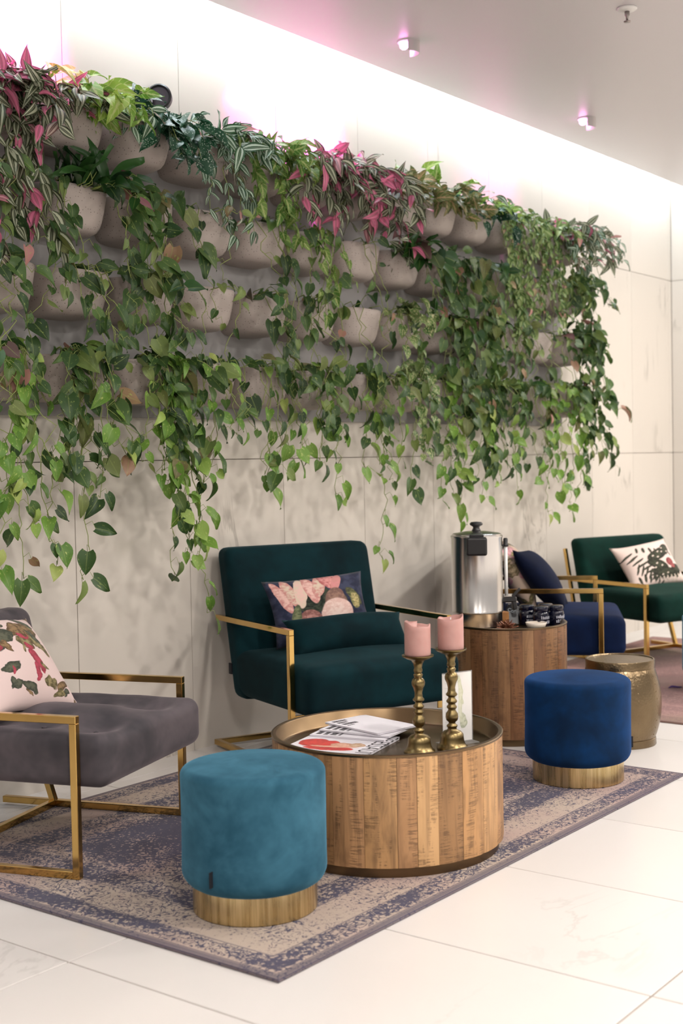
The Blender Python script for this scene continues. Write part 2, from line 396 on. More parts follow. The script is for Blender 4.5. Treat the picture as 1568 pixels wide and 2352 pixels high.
# ------------------------------------------------------------------ ceiling fittings
def pink_spot(x, label, power):
    o = empty('ceiling_spotlight', (x, 3.18, CEIL_Z), R(30)); tag(o, label, 'spotlight', 'pink ceiling spotlights')
    # half-round metal hood open towards the wall
    V, F = [], []; n = 18; h = 0.052; ro, ri = 0.050, 0.047
    for i in range(n+1):
        a = math.pi*1.02 + math.pi*0.96*i/n
        for rr, z in ((ro, 0), (ro, -h), (ri, -h), (ri, 0)): V.append((rr*math.cos(a), rr*math.sin(a), z))
    for i in range(n):
        for k in range(4): F.append((i*4+k, (i+1)*4+k, (i+1)*4+(k+1) % 4, i*4+(k+1) % 4))
    F += [(0, 1, 2, 3), (n*4+3, n*4+2, n*4+1, n*4)]
    link('hood', sharp(mesh('hood', V, F, plain('satin_aluminium', (0.66, 0.63, 0.63), 0.32, 0.7), True)), o)
    link('base_plate', lathe('base_plate', [(0, 0), (0.047, 0), (0.047, -0.006), (0, -0.006)], M['white'], 28, False), o)
    t = NT('pink_led'); t.P(Base_Color=(1, 0.5, 0.85), Emission_Color=(1.0, 0.30, 0.80, 1), Emission_Strength=11.0)
    link('led_lens', lathe('led_lens', [(0, -0.034), (0.010, -0.033), (0.018, -0.026), (0.021, -0.006), (0, -0.006)], t.m, 20), o, loc=(-0.004, 0.018, 0))
    l = bpy.data.lights.new('pink_led_light', 'SPOT'); l.energy = power; l.color = (1.0, 0.09, 0.60); l.spot_size = R(78); l.spot_blend = 0.9; l.shadow_soft_size = 0.03
    lo = bpy.data.objects.new('pink_led_light', l); COL.objects.link(lo); lo.parent = o; lo.location = (0, 0.060, -0.050)
    lo.rotation_euler = Vector((0.143, 0.448, -0.27)).to_track_quat('-Z', 'Y').to_euler()
pink_spot(2.99, 'pink ceiling spotlight above the left end of the planters', 150)
pink_spot(4.66, 'nearer pink glowing ceiling spotlight with half-round metal hood', 190)
pink_spot(6.33, 'farther pink ceiling spotlight with half-round metal hood', 14)
o = empty('fire_sprinkler', (4.90, 2.275, CEIL_Z)); tag(o, 'metal fire sprinkler head with white ceiling rosette', 'sprinkler')
link('rosette', lathe('rosette', [(0, 0), (0.040, 0), (0.041, -0.004), (0.034, -0.010), (0.012, -0.014), (0, -0.014)], M['white'], 32), o)
link('stem', lathe('stem', [(0, -0.014), (0.010, -0.014), (0.010, -0.030), (0.006, -0.034), (0.004, -0.052), (0, -0.052)], plain('dull_chrome', (0.30, 0.27, 0.26), 0.35, 0.9), 16), o)
link('deflector', lathe('deflector', [(0, -0.052), (0.014, -0.053), (0.014, -0.056), (0, -0.056)], plain('dull_chrome_2', (0.34, 0.31, 0.29), 0.35, 0.9), 18), o)
ORD_ = ['first', 'second', 'third', 'fourth', 'fifth']
for n_, (x, y) in enumerate(DOWN):
    o = empty('recessed_downlight', (x, y, CEIL_Z)); tag(o, 'recessed ceiling downlight, %s in the row %s' % (ORD_[n_ % 5], 'nearer the planter wall' if y > 0 else 'farther from the planter wall') if n_ < 9 else 'added ceiling downlight brightening the far side wall', 'downlight', 'lobby downlights')
    link('trim_ring', lathe('trim_ring', [(0.143, 0.0), (0.165, 0.0), (0.162, -0.008), (0.143, -0.008)], M['white'], 28), o)
# small black wall lamp behind the speckled plant
o = empty('wall_spotlight', (3.60, WALL_Y-0.006, 2.60)); tag(o, 'black round wall spotlight on grey bracket behind the speckled plant', 'spotlight')
link('bracket', box('bracket', -0.17, 0.0, -0.030, 0.0, -0.016, 0.016, plain('grey_metal', C8(170, 168, 176), 0.5), 0.003), o)
hm = sharp(lathe('lamp_head', [(0, -0.022), (0.044, -0.022), (0.050, -0.016), (0.050, 0.014), (0.044, 0.018), (0.038, 0.010), (0, 0.010)], M['black'], 36))
link('lamp_head', hm, o, rot=(R(86), 0, R(-52)), loc=(0.035, -0.030, 0.012))

# ------------------------------------------------------------------ armchairs
def armchair(loc, rz, label, m, kind, tufted=False, W=0.70, hb=None):
    o = empty('armchair', loc, rz); tag(o, label, 'armchair')
    tall = kind == 'tall'
    ha = 0.545 if tall else 0.463; hb = hb or (0.818 if tall else 0.688); s0 = 0.222 if tall else 0.250; s1 = 0.410 if tall else 0.405
    K = 0.50; Lr = 0.675 if tall else 0.70; t_ = 0.022; g = M['gold']
    va = 0.635 if tall else 0.60
    for s in (0, 1):
        x = t_/2 if s == 0 else W-t_/2
        link('leg', bar('leg', (x, t_/2, 0), (x, t_/2, ha-t_), t_, t_, g, upv=(0, 1, 0)), o)
        link('armrest', bar('armrest', (x, 0, ha-t_/2), (x, va, ha-t_/2), t_, t_, g), o)
        link('floor_rail', bar('floor_rail', (x, 0.0 + t_, t_/2), (x, Lr, t_/2), t_, t_, g), o)
        if tall:
            link('corner_plate', box('corner_plate', -0.004, 0.050, -0.003, 0.003, -0.030, 0.014, g, 0.001, 1), o, loc=(t_ if s == 0 else W-t_-0.046, 0.004, s0-0.012))
            continue
        z1 = 0.27; v1 = K+0.085
        link('leg', bar('leg', (x, K, t_*0.5), (x, v1, z1), t_, t_, g, upv=(1, 0, 0)), o)
        link('back_post', bar('back_post', (x, v1, z1), (x, v1+0.078, hb-0.06), t_, t_*0.8, g, upv=(1, 0, 0)), o)
    vk = Lr-t_/2 if tall else K
    link('crossbar', bar('crossbar', (t_, vk, t_/2), (W-t_, vk, t_/2), t_, t_, g), o)
    # seat
    sw = W-2*t_-0.006; sd = 0.645 if tall else 0.615; sf = -0.105 if tall else -0.075; sh = s1-s0
    def crown(x, y, z):
        k = max(0, min(1, (z-sh*0.55)/(sh*0.45)))
        u, v = 2*x/sw, 2*y/sd
        dz = 0.022*(1-u*u)*(1-v*v)
        if tufted:
            for bx in (-0.5, 0.5):
                for by in (-0.62, -0.05, 0.5):
                    d2 = (u-bx)**2/0.07 + (v-by)**2/0.07
                    dz -= 0.042*math.exp(-d2)
        else:
            dz -= 0.010*max(0, v)*(1-u*u)
        return (x, y - 0.012*(1-abs(v)) * 0, z + k*dz)
    me = soft_block('seat', sw, sd, sh, 0.042, m, 30 if tufted else 20, crown)
    link('seat', me, o, loc=(W/2, sf+sd/2, s0))
    if tufted:
        bt = lathe('tuft_button', [(0, 0.004), (0.007, 0.002), (0.009, -0.002), (0, -0.004)], m, 12)
        for bx in (-0.5, 0.5):
            for by in (-0.62, -0.05, 0.5):
                link('tuft_button', bt, o, loc=(W/2+bx*sw/2, sf+sd/2+by*sd/2, s0+sh-0.006+0.022*(1-bx*bx)*(1-by*by)-0.030))
    # backrest: slab leaning back
    bt_ = 0.115 if tall else 0.10; bh = hb-s0+0.01; lean = math.tan(R(13.0))
    def lean_fn(x, y, z):
        return (x, y + lean*z - 0.014*(1-(2*x/sw)**2)*(1-(2*z/bh-1)**2)*(1 if y < 0 else 0), z)
    me = soft_block('backrest', sw, bt_, bh, 0.038, m, 20, lean_fn)
    v0 = 0.43 if tall else 0.455
    link('backrest', me, o, loc=(W/2, v0+bt_/2, s0-0.01))
    if tall:
        link('fabric_tag', box('fabric_tag', -0.001, 0.004, -0.012, 0.012, -0.022, 0.022, M['rubber']), o, loc=(t_-0.001, v0+0.12, 0.33))
    return o
armchair((2.374, 2.785, RZ), 0.328, 'grey velvet armchair with tufted seat and gold frame', M['grey'], 'low', True, 0.70)
armchair((3.622, 3.049, RZ), -0.381, 'dark teal-green velvet armchair with gold frame behind the coffee table', M['green'], 'tall', False, 0.734)
armchair((5.49, 2.70, RZ), 0.50, 'royal blue velvet armchair with gold arms behind the drum table', M['blueseat'], 'tall', False, 0.70, 0.755)
armchair((6.52, 2.953, RZ), -0.363, 'bottle-green velvet armchair at the far right by the wall', M['green2'], 'low', False, 0.75)

# ------------------------------------------------------------------ printed fabrics
def printed(name, ground, blobs, warp=0.10, rough=0.9, ground2=None, wscale=5):
    """flat printed fabric: ground colour with soft-edged ellipses (u, v, a, b, angle, colour, colour2)"""
    t = NT(name); uv = t.coord('UV')
    nz = t.n('TexNoise'); t.set(nz, 'Vector', uv); t.set(nz, 'Scale', wscale); t.set(nz, 'Detail', 3.0)
    sub = t.n('VectorMath', _operation='SUBTRACT'); t.set(sub, 0, nz.outputs[1]); t.set(sub, 1, (0.5, 0.5, 0.5))
    sc = t.n('VectorMath', _operation='SCALE'); t.set(sc, 0, sub.outputs[0]); t.set(sc, 'Scale', warp)
    wv = t.addv(uv, sc.outputs[0])
    col = ground if ground2 is None else t.mix(t.step(t.noise(wv, 7, 4), 0.4, 0.62), ground, ground2)
    tex = t.noise(t.mapping(uv, sc=(1, 1, 1)), 22, 4, 0.6)
    for (u, v, a, b, ang, c1, c2) in blobs:
        mp = t.n('Mapping', _vector_type='TEXTURE'); t.set(mp, 0, wv); t.set(mp, 1, (u, v, 0)); t.set(mp, 2, (0, 0, R(ang))); t.set(mp, 3, (a, b, 1))
        ln = t.n('VectorMath', _operation='LENGTH'); x_, y_, _ = t.sep(mp.outputs[0])
        cb = t.n('CombineXYZ'); t.set(cb, 0, x_); t.set(cb, 1, y_); t.set(ln, 0, cb.outputs[0])
        k = t.math('SUBTRACT', 1.0, t.step(ln.outputs['Value'], 0.93, 1.03))
        vein = t.step(t.math('ADD', tex, t.math('MULTIPLY', ln.outputs['Value'], 0.25)), 0.5, 0.8)
        col = t.mix(k, col, t.mix(vein, c1, c2))
    t.P(Base_Color=col, Roughness=rough, Sheen_Weight=0.1); t.set(t.b, 'Specular IOR Level', 0.15)
    t.bump(t.noise(uv, 180, 2), 0.1, 0.001)
    return t.m
PK, PK2, CR = C8(226, 188, 178), C8(196, 138, 132), C8(214, 196, 176)
NV, SL, GN, OL = C8(38, 42, 62), C8(62, 66, 88), C8(44, 52, 44), C8(112, 112, 74)
b1 = [(.40, .45, .20, .22, 10, C8(34, 40, 36), C8(62, 70, 58)), (.62, .62, .14, .10, -30, C8(36, 42, 40), C8(70, 74, 62)),
      (.12, .72, .055, .26, 12, PK, PK2), (.20, .78, .06, .22, 8, CR, PK2), (.30, .76, .06, .24, -4, PK, CR), (.40, .80, .06, .24, 6, PK, PK2), (.48, .84, .06, .20, -14, CR, PK2),
      (.60, .92, .10, .16, 10, C8(214, 150, 146), C8(170, 96, 96)), (.66, .84, .05, .18, -20, C8(206, 138, 138), PK2),
      (.62, .36, .12, .22, 0, C8(150, 118, 104), C8(120, 92, 84)), (.62, .18, .17, .24, 0, C8(230, 206, 196), C8(214, 178, 168)), (.36, .10, .12, .20, 10, C8(190, 140, 132), C8(130, 88, 82)),
      (.20, .16, .05, .24, -12, C8(126, 132, 98), C8(80, 88, 66)), (.84, .62, .06, .16, 30, OL, C8(66, 68, 52)), (.84, .36, .06, .12, 0, C8(196, 178, 126), OL)]
b1 = [(u, v+0.20 if v < 0.5 else v, a, b, an, c1, c2) for (u, v, a, b, an, c1, c2) in b1]
M['floral_dark'] = printed('dark_floral_print', NV, b1, 0.05, ground2=SL)
rnd = random.Random(5)
def scatter(n, cols, seed, a=(.03, .09), asp=(.3, .6), box_=(0, 1, 0, 1)):
    r = random.Random(seed); out = []
    for _ in range(n):
        aa = r.uniform(*a); c1, c2 = r.choice(cols)
        out.append((r.uniform(box_[0], box_[1]), r.uniform(box_[2], box_[3]), aa, aa*r.uniform(*asp), r.uniform(0, 180), c1, c2))
    return out
BR = (C8(142, 116, 84), C8(86, 68, 48)); GR = (C8(92, 94, 78), C8(60, 64, 54)); RD = (C8(176, 70, 88), C8(140, 60, 70)); OLV = (C8(150, 138, 100), C8(88, 80, 54))
M['floral_pink'] = printed('pink_floral_print', C8(216, 194, 190), [(.66, .74, .16, .13, 20, *BR), (.56, .62, .12, .07, -40, *OLV), (.74, .60, .13, .06, -60, *OLV), (.52, .80, .13, .06, 40, *BR), (.62, .42, .05, .13, 20, *RD), (.56, .30, .04, .09, -10, *RD), (.84, .16, .10, .05, 30, *BR), (.70, .20, .08, .05, -20, *OLV), (.36, .70, .14, .08, 60, *GR), (.30, .40, .12, .05, 20, *GR), (.44, .20, .10, .04, -30, *GR)] + scatter(26, [BR, GR, OLV, GR, RD], 3, (.03, .09)), 0.20)
LEAFD = (C8(70, 72, 58), C8(48, 48, 40))
mon = []
for i in range(8): mon.append((.10+.055*i, .70-.075*i, .13, .020, 28-2*i, *LEAFD))
for i in range(8): mon.append((.16+.06*i, .40-.045*i, .12, .018, 62, *LEAFD))
for i in range(7): mon.append((.30+.09*i, .80-.03*i, .07, .022, 70+8*i, *LEAFD))
for i in range(9): mon.append((.14+.09*i, .16+.03*(i % 2), .09, .024, 100-6*i, *LEAFD))
mon += [(.58, .62, .22, .11, 24, *LEAFD), (.52, .42, .20, .09, -30, *LEAFD), (.78, .72, .16, .09, 50, *LEAFD), (.62, .24, .26, .10, -14, *LEAFD), (.86, .30, .12, .10, 10, *LEAFD)]
for u, v in ((.48, .60), (.56, .56), (.60, .68), (.68, .66), (.5, .44), (.58, .38), (.72, .74), (.80, .66), (.46, .36), (.66, .22), (.56, .2), (.82, .34)): mon.append((u, v, .022, .014, 30, C8(222, 204, 192), CR))
mon += [(.76, .44, .075, .085, 0, C8(158, 84, 84), C8(110, 50, 54)), (.80, .36, .05, .06, 30, C8(176, 100, 98), C8(120, 60, 60))]
for i in range(6): mon.append((.52+.07*i, .09, .016, .09, 12, C8(224, 206, 196), CR))
M['floral_monstera'] = printed('leaf_and_flower_print', C8(228, 206, 196), mon, 0.05)
M['floral_rose'] = printed('rose_floral_print', C8(200, 178, 160), scatter(20, [(C8(190, 170, 140), C8(112, 100, 74)), (C8(214, 170, 170), C8(190, 130, 140)), GR, OLV], 8, (.06, .16), (.4, .9)), 0.22)

def place_cushion(name, m, wd, ht, th, loc, rz, tilt, roll, label, group=None, pinch=0.1, sag=0.0):
    o = link(name, cushion(name, wd, ht, th, m, pinch=pinch, sag=sag)); o.location = loc
    o.rotation_mode = 'QUATERNION'
    o.rotation_quaternion = (Matrix.Rotation(rz, 3, 'Z') @ Matrix.Rotation(tilt, 3, 'X') @ Matrix.Rotation(roll, 3, 'Y')).to_quaternion()
    tag(o, label, 'cushion', group); return o
def cl(base, rz, u, v, z): return (base[0]+math.cos(rz)*u-math.sin(rz)*v, base[1]+math.sin(rz)*u+math.cos(rz)*v, z)
gB, gR = (2.374, 2.785), 0.328; cB, cR = (3.622, 3.049), -0.381; bB, bR = (5.49, 2.70), 0.50; rB, rR = (6.52, 2.953), -0.363
place_cushion('throw_cushion', M['floral_dark'], 0.47, 0.28, 0.10, cl(cB, cR, 0.345, 0.325, 0.440), cR, R(-17), R(-2), 'dark floral rectangular cushion leaning on the teal-green armchair')
place_cushion('lumbar_cushion', M['green'], 0.55, 0.17, 0.19, cl(cB, cR, 0.39, 0.185, 0.408), cR, R(-30), R(1), 'plain dark green lumbar cushion lying in front of the dark floral cushion', pinch=0.10)
place_cushion('throw_cushion', M['floral_pink'], 0.46, 0.36, 0.14, cl(gB, gR, 0.315, 0.325, 0.405), gR, R(-36), R(7), 'pale pink cushion with brown flowers on the grey armchair', pinch=0.14)
place_cushion('throw_cushion', M['floral_rose'], 0.40, 0.36, 0.13, cl(bB, bR, 0.36, 0.33, 0.42), bR, R(-24), R(-4), 'rose floral cushion on the blue armchair behind the steel urn', pinch=0.12)
place_cushion('throw_cushion', M['darknavy'], 0.40, 0.37, 0.14, cl(bB, bR, 0.25, 0.17, 0.43), bR, R(-38), R(8), 'plain midnight blue velvet cushion on the blue armchair', pinch=0.12)
place_cushion('throw_cushion', M['floral_monstera'], 0.46, 0.30, 0.13, cl(rB, rR, 0.40, 0.29, 0.405), rR, R(-30), R(-5), 'leaf-print pale pink cushion on the far bottle-green armchair', pinch=0.14)

# ------------------------------------------------------------------ poufs
def pouf(loc, m, label, tag_ang, H=0.385, Rr=0.190):
    o = empty('pouf', loc); tag(o, label, 'pouf', 'round velvet poufs')
    link('base_ring', sharp(lathe('base_ring', [(0, 0), (0.160, 0), (0.163, 0.003), (0.163, 0.085), (0, 0.085)], M['goldring'], 72)), o)
    pr = [(0.10, 0.080), (0.158, 0.076)]
    zb, rb = 0.070, 0.040
    for i in range(8):
        a = R(-90+90*i/7*1.0); pr.append((Rr-rb+rb*math.cos(a), zb+rb+rb*math.sin(a)))
    for i in range(1, 9): pr.append((Rr-0.001*math.sin(math.pi*i/9), zb+rb+(H-0.030-zb-rb)*i/9))
    for i in range(8):
        a = R(90*i/7); pr.append((Rr-0.028+0.028*math.cos(a), H-0.030+0.022*math.sin(a)))
    for i in range(1, 7): pr.append(((Rr-0.028)*(1-i/6), H-0.008+0.012*math.sin(R(90*i/6))))
    rs = random.Random(int(loc[0]*100)); ph = [rs.uniform(0, 6) for _ in range(4)]
    wob = lambda a, z: 1+0.0035*math.sin(3*a+ph[0]+9*z)+0.003*math.sin(7*a+ph[1]-14*z)+0.0015*math.sin(19*a+ph[2]+30*z)*(1 if z < 0.12 else 0.4)
    link('upholstery', lathe('upholstery', pr, m, 96, True, wob), o)
    a = tag_ang
    link('fabric_tag', box('fabric_tag', -0.004, 0.014, -0.0015, 0.0015, -0.020, 0.020, M['rubber']), o, loc=((Rr-0.001)*math.cos(a), (Rr-0.001)*math.sin(a), 0.125), rot=(0, 0, a))
    return o
pouf((2.50, 2.238, RZ), M['teal'], 'teal velvet pouf with gold base in front of the coffee table', R(188), 0.386)
pouf((4.18, 2.164, RZ), M['navy'], 'deep blue velvet pouf with gold base beside the brass barrel', R(-49), 0.378)
pouf((6.14, 2.385, RZ), M['paleblue'], 'pale blue velvet pouf at the right edge on the rose rug', R(0), 0.385)

# ------------------------------------------------------------------ round tables
def stave_table(name, loc, Rr, H, m, label, cat, seed, wmin, wmax, tray_d):
    o = empty(name, loc); tag(o, label, cat)
    rs = random.Random(seed); a = rs.uniform(0, 0.2); end = a+2*math.pi; angs = [a]
    while angs[-1] < end-0.10:
        angs.append(angs[-1]+rs.uniform(wmin, wmax)/Rr)
    angs[-1] = end
    z0, z1 = 0.030, H-0.006
    for i in range(len(angs)-1):
        a0, a1 = angs[i]+0.0015, angs[i+1]-0.0015
        n = max(2, int((a1-a0)/0.05)); V, F = [], []
        pr = rs.uniform(-0.0008, 0.0008)
        for k in range(n+1):
            aa = a0+(a1-a0)*k/n
            e = 0.0012 if k in (0, n) else 0
            for rr, z in ((Rr+pr-e, z0), (Rr+pr-e, z1), (Rr-0.009, z1), (Rr-0.009, z0)): V.append((rr*math.cos(aa), rr*math.sin(aa), z))
        for k in range(n):
            for q in range(4): F.append((k*4+q, (k+1)*4+q, (k+1)*4+(q+1) % 4, k*4+(q+1) % 4))
        F += [(3, 2, 1, 0), (n*4, n*4+1, n*4+2, n*4+3)]
        link('stave', sharp(mesh('stave', V, F, m, True), 30), o)
    link('plinth', sharp(lathe('plinth', [(0, 0), (Rr-0.014, 0), (Rr-0.014, 0.034), (0, 0.034)], M['bronze'], 72)), o)
    d = tray_d
    link('tray_top', sharp(lathe('tray_top', [(Rr+0.0015, H-0.008), (Rr+0.0025, H-0.002), (Rr, H), (Rr-0.010, H), (Rr-0.013, H-0.003), (Rr-0.018, H-d+0.006), (Rr-0.026, H-d), (0, H-d)], M['bronze'], 96), 50), o)
    return o
TX, TY, TH, TD = 3.151, 2.273, 0.348, 0.048
stave_table('coffee_table', (TX, TY, RZ), 0.348, TH, M['wood'], 'low round coffee table of mango-wood staves with bronze tray top', 'table', 4, 0.045, 0.105, TD)
TZ = RZ+TH-TD
DX, DY, DH = 4.719, 2.76, 0.483
stave_table('drum_table', (DX, DY, 0.0), 0.242, DH, M['wood2'], 'taller brown wooden drum table carrying the steel urn', 'table', 9, 0.045, 0.075, 0.028)
DZ = DH-0.028

# brass barrel stool
o = empty('barrel_stool', (4.835, 2.308, 0.0)); tag(o, 'hammered brass barrel side table behind the deep blue pouf', 'side table')
pr = [(0.0, 0), (0.141, 0), (0.143, 0.003), (0.141, 0.028), (0.138, 0.030)]
for i in range(1, 16):
    t_ = i/16; pr.append((0.138+0.027*math.sin(math.pi*min(1, t_*1.02))**0.8, 0.030+0.28*t_))
pr += [(0.138, 0.312), (0.136, 0.314)]
link('body', sharp(lathe('body', pr, M['hammer'], 80), 50), o)
link('lid', sharp(lathe('lid', [(0.135, 0.312), (0.1395, 0.314), (0.1400, 0.342), (0.138, 0.347), (0.132, 0.347), (0.129, 0.343), (0, 0.343)], M['hammer'], 80), 50), o)
for k in range(10):
    a = 2*math.pi*k/10+0.28
    V, F = [], []
    sv, sf = [], []
    for q in range(9):
        t_ = (q+0.7)/9.6; rr = 0.138+0.027*math.sin(math.pi*min(1, t_*1.02))**0.8; z = 0.030+0.28*t_
        b = len(V)
        ring = 6
        c = Vector((rr*math.cos(a), rr*math.sin(a), z)); tn = Vector((-math.sin(a), math.cos(a), 0)); nr = Vector((math.cos(a), math.sin(a), 0))
        for j in range(ring):
            an = 2*math.pi*j/ring; V.append(c+tn*0.0042*math.cos(an)+Vector((0, 0, 1))*0.0042*math.sin(an)-nr*0.001)
        V.append(c+nr*0.0028)
        for j in range(ring): F.append((b+j, b+(j+1) % ring, b+ring))
    rv = link('rivet_row', mesh('rivet_row', V, F, M['hammer'], True), o); rv['kind'] = 'stuff'

# ------------------------------------------------------------------ things on the coffee table
def candlestick(loc, label, h):
    o = link('candlestick', sharp(lathe('candlestick', [(r_, z*h/0.282) for r_, z in [
        (0, 0), (0.045, 0), (0.047, 0.004), (0.046, 0.010), (0.040, 0.014), (0.036, 0.022), (0.034, 0.034), (0.033, 0.044), (0.026, 0.051), (0.015, 0.055), (0.013, 0.060), (0.016, 0.064), (0.016, 0.068), (0.011, 0.071),
        (0.010, 0.076), (0.017, 0.082), (0.019, 0.090), (0.018, 0.100), (0.012, 0.108), (0.011, 0.112), (0.015, 0.116), (0.015, 0.120), (0.011, 0.124), (0.011, 0.128), (0.016, 0.132), (0.016, 0.136), (0.011, 0.141), (0.010, 0.146), (0.016, 0.150), (0.017, 0.154), (0.012, 0.160),
        (0.011, 0.172), (0.014, 0.184), (0.019, 0.194), (0.020, 0.202), (0.017, 0.210), (0.011, 0.215), (0.013, 0.220), (0.014, 0.224), (0.010, 0.228), (0.013, 0.233), (0.013, 0.238), (0.011, 0.242), (0.014, 0.254), (0.020, 0.264),
        (0.034, 0.269), (0.046, 0.275), (0.047, 0.279), (0.045, 0.280), (0.034, 0.276), (0, 0.275)]], M['brass'], 48), 60), loc=loc)
    return tag(o, label, 'candlestick', 'brass candlesticks')
wax = NT('pink_wax'); cwx = wax.coord('Object')
wax.P(Base_Color=wax.mix(wax.noise(cwx, 30, 4), C8(174, 130, 124), C8(194, 150, 142)), Roughness=0.5, Subsurface_Weight=0.25, Subsurface_Radius=(0.02, 0.008, 0.006)); M['wax'] = wax.m
def candle(loc, label, h, rr, seed, dip):
    rs = random.Random(seed); ph = rs.uniform(0, 6)
    o = empty('pillar_candle', loc); tag(o, label, 'candle', 'pink pillar candles')
    n = 48; prof = [(0, 0), (rr*0.97, 0), (rr, 0.003), (rr, 0.3), (rr, 0.6), (rr, 0.85), (rr, 1.0), (rr*0.95, 1.03), (rr*0.86, 1.0), (rr*0.72, 0.9), (rr*0.4, 0.85), (0, 0.84)]
    V, F = [], []
    for i in range(n):
        a = 2*math.pi*i/n; top = h*(1+0.06*math.sin(a+ph)+0.045*math.sin(2*a+1.7*ph)+0.02*math.sin(5*a))
        for q, (r_, z) in enumerate(prof):
            zz = z if q < 3 else (top*z if q < 8 else (top*(2-z)*0 + (h*z if dip else top*(0.97+0.03*z))))
            if not dip and q >= 8: zz = top*0.985+0.004*(1-r_/rr)
            V.append((r_*math.cos(a), r_*math.sin(a), zz))
    P_ = len(prof)
    for i in range(n):
        j = (i+1) % n
        for k in range(P_-1): F.append((i*P_+k, j*P_+k, j*P_+k+1, i*P_+k+1))
    me = mesh('wax_body', V, F, M['wax'], True); bm = bmesh.new(); bm.from_mesh(me); bmesh.ops.remove_doubles(bm, verts=bm.verts[:], dist=1e-5); bm.to_mesh(me); bm.free()
    link('wax_body', me, o)
    V, F = tube([(0, 0, h*0.80), (0.001, 0, h*0.92), (0.003, 0.001, h*1.02)], 0.0016, 6)
    link('wick', mesh('wick', V, F, M['white'], True), o)
c1, c2 = (3.110, 2.126, TZ), (3.205, 2.072, TZ)
candlestick(c1, 'turned brass candlestick nearer the magazines, the shorter one', 0.294)
candlestick(c2, 'turned brass candlestick beside the menu holder, slightly taller', 0.305)
candle((c1[0], c1[1], TZ+0.290), 'dusty pink pillar candle, left of the pair, flat top', 0.090, 0.0385, 2, False)
candle((c2[0], c2[1], TZ+0.300), 'pink pillar candle, right of the pair, hollowed top with white wick', 0.092, 0.0385, 7, True)

def text_mesh(name, body, size, m, extrude=0.0):
    cu = bpy.data.curves.new(name, 'FONT'); cu.body = body; cu.size = size; cu.extrude = extrude
    cu.align_x = 'LEFT'; cu.align_y = 'BOTTOM'
    tmp = bpy.data.objects.new('tmp_text', cu); COL.objects.link(tmp)
    me = bpy.data.meshes.new_from_object(tmp, depsgraph=bpy.context.evaluated_depsgraph_get()); me.name = name
    bpy.data.objects.remove(tmp); me.materials.clear(); me.materials.append(m); return me
RED, SKIN = C8(206, 46, 36), C8(218, 168, 142)
M['cover'] = printed('magazine_cover_print', C8(224, 220, 226), [(.42, .80, .20, .17, 20, RED, C8(170, 30, 26)), (.40, .62, .17, .13, -10, RED, C8(186, 36, 30)), (.20, .52, .10, .30, 4, C8(170, 40, 40), RED), (.40, .42, .10, .16, 0, SKIN, C8(190, 132, 110)), (.44, .28, .09, .10, 0, C8(206, 178, 150), C8(170, 130, 96)), (.30, .50, .04, .30, 6, SKIN, C8(206, 150, 126))], 0.10, 0.35)
def magazine(loc, rz, label, cover, pages=0.006, wd=0.215, ln=0.285):
    o = empty('magazine', loc, rz); tag(o, label, 'magazine', 'magazines on the tray table')
    link('pages', box('pages', -wd/2+0.001, wd/2-0.001, -ln/2+0.001, ln/2-0.001, 0, pages, M['paper'], 0.001, 1), o)
    V = [(-wd/2, -ln/2, pages+0.0002), (wd/2, -ln/2, pages+0.0002), (wd/2, ln/2, pages+0.0002), (-wd/2, ln/2, pages+0.0002)]
    V += [(x, y, z+0.0005) for x, y, z in V]
    F = [(3, 2, 1, 0), (4, 5, 6, 7), (0, 1, 5, 4), (1, 2, 6, 5), (2, 3, 7, 6), (3, 0, 4, 7)]
    U = [(0, 0), (1, 0), (1, 1), (0, 1)]*2
    cv = link('cover', mesh('cover', V, F, cover, False, U), o)
    return o, cv, pages+0.0009
zc = TZ
# red-cover magazine in front, bold title at its far end
o, cv, zt = magazine((3.068, 2.384, zc), R(13), 'front magazine with red picture on the cover and bold black title', M['cover'], 0.008, 0.27, 0.275)
tl = link('title_lettering', text_mesh('title_lettering', 'DRESSAUI', 0.056, M['ink']), cv); tl.location = (0.130, -0.078, zt); tl.rotation_euler = (0, 0, math.pi); tl.scale = (0.98, 1.3, 1)
for (px, py, ang, lab) in (
        (3.200, 2.422, R(14), 'white magazine overlapping the red-cover one, dark block text at its end'),
        (3.240, 2.414, R(8), 'white magazine in the middle of the fan on the tray'),
        (3.270, 2.420, R(-11), 'white magazine farthest back in the fan, nearest the armchair')):
    zc += 0.0068
    o, cv, zt = magazine((px, py, zc + 0.002), ang, lab, M['paper'], 0.005, 0.172, 0.25)
    rs = random.Random(int(px*100)); y = 0.112
    for k, (hh, nn) in enumerate(((0.017, 7), (0.015, 6), (0.020, 8), (0.008, 4))):
        # rows of narrow block capitals, too small to read: a run of upright strokes per row
        bm = bmesh.new(); x = -0.070
        for q in range(nn):
            wq = rs.uniform(0.004, 0.0075)
            vs = [bm.verts.new(p) for p in ((x, y-hh, 0), (x+wq, y-hh, 0), (x+wq, y, 0), (x, y, 0))]; bm.faces.new(vs); x += wq+0.002
        t2 = link('cover_text', from_bm('cover_text', bm, M['ink']), cv, loc=(0, 0, zt)); t2['kind'] = 'stuff'
        y -= hh+0.008
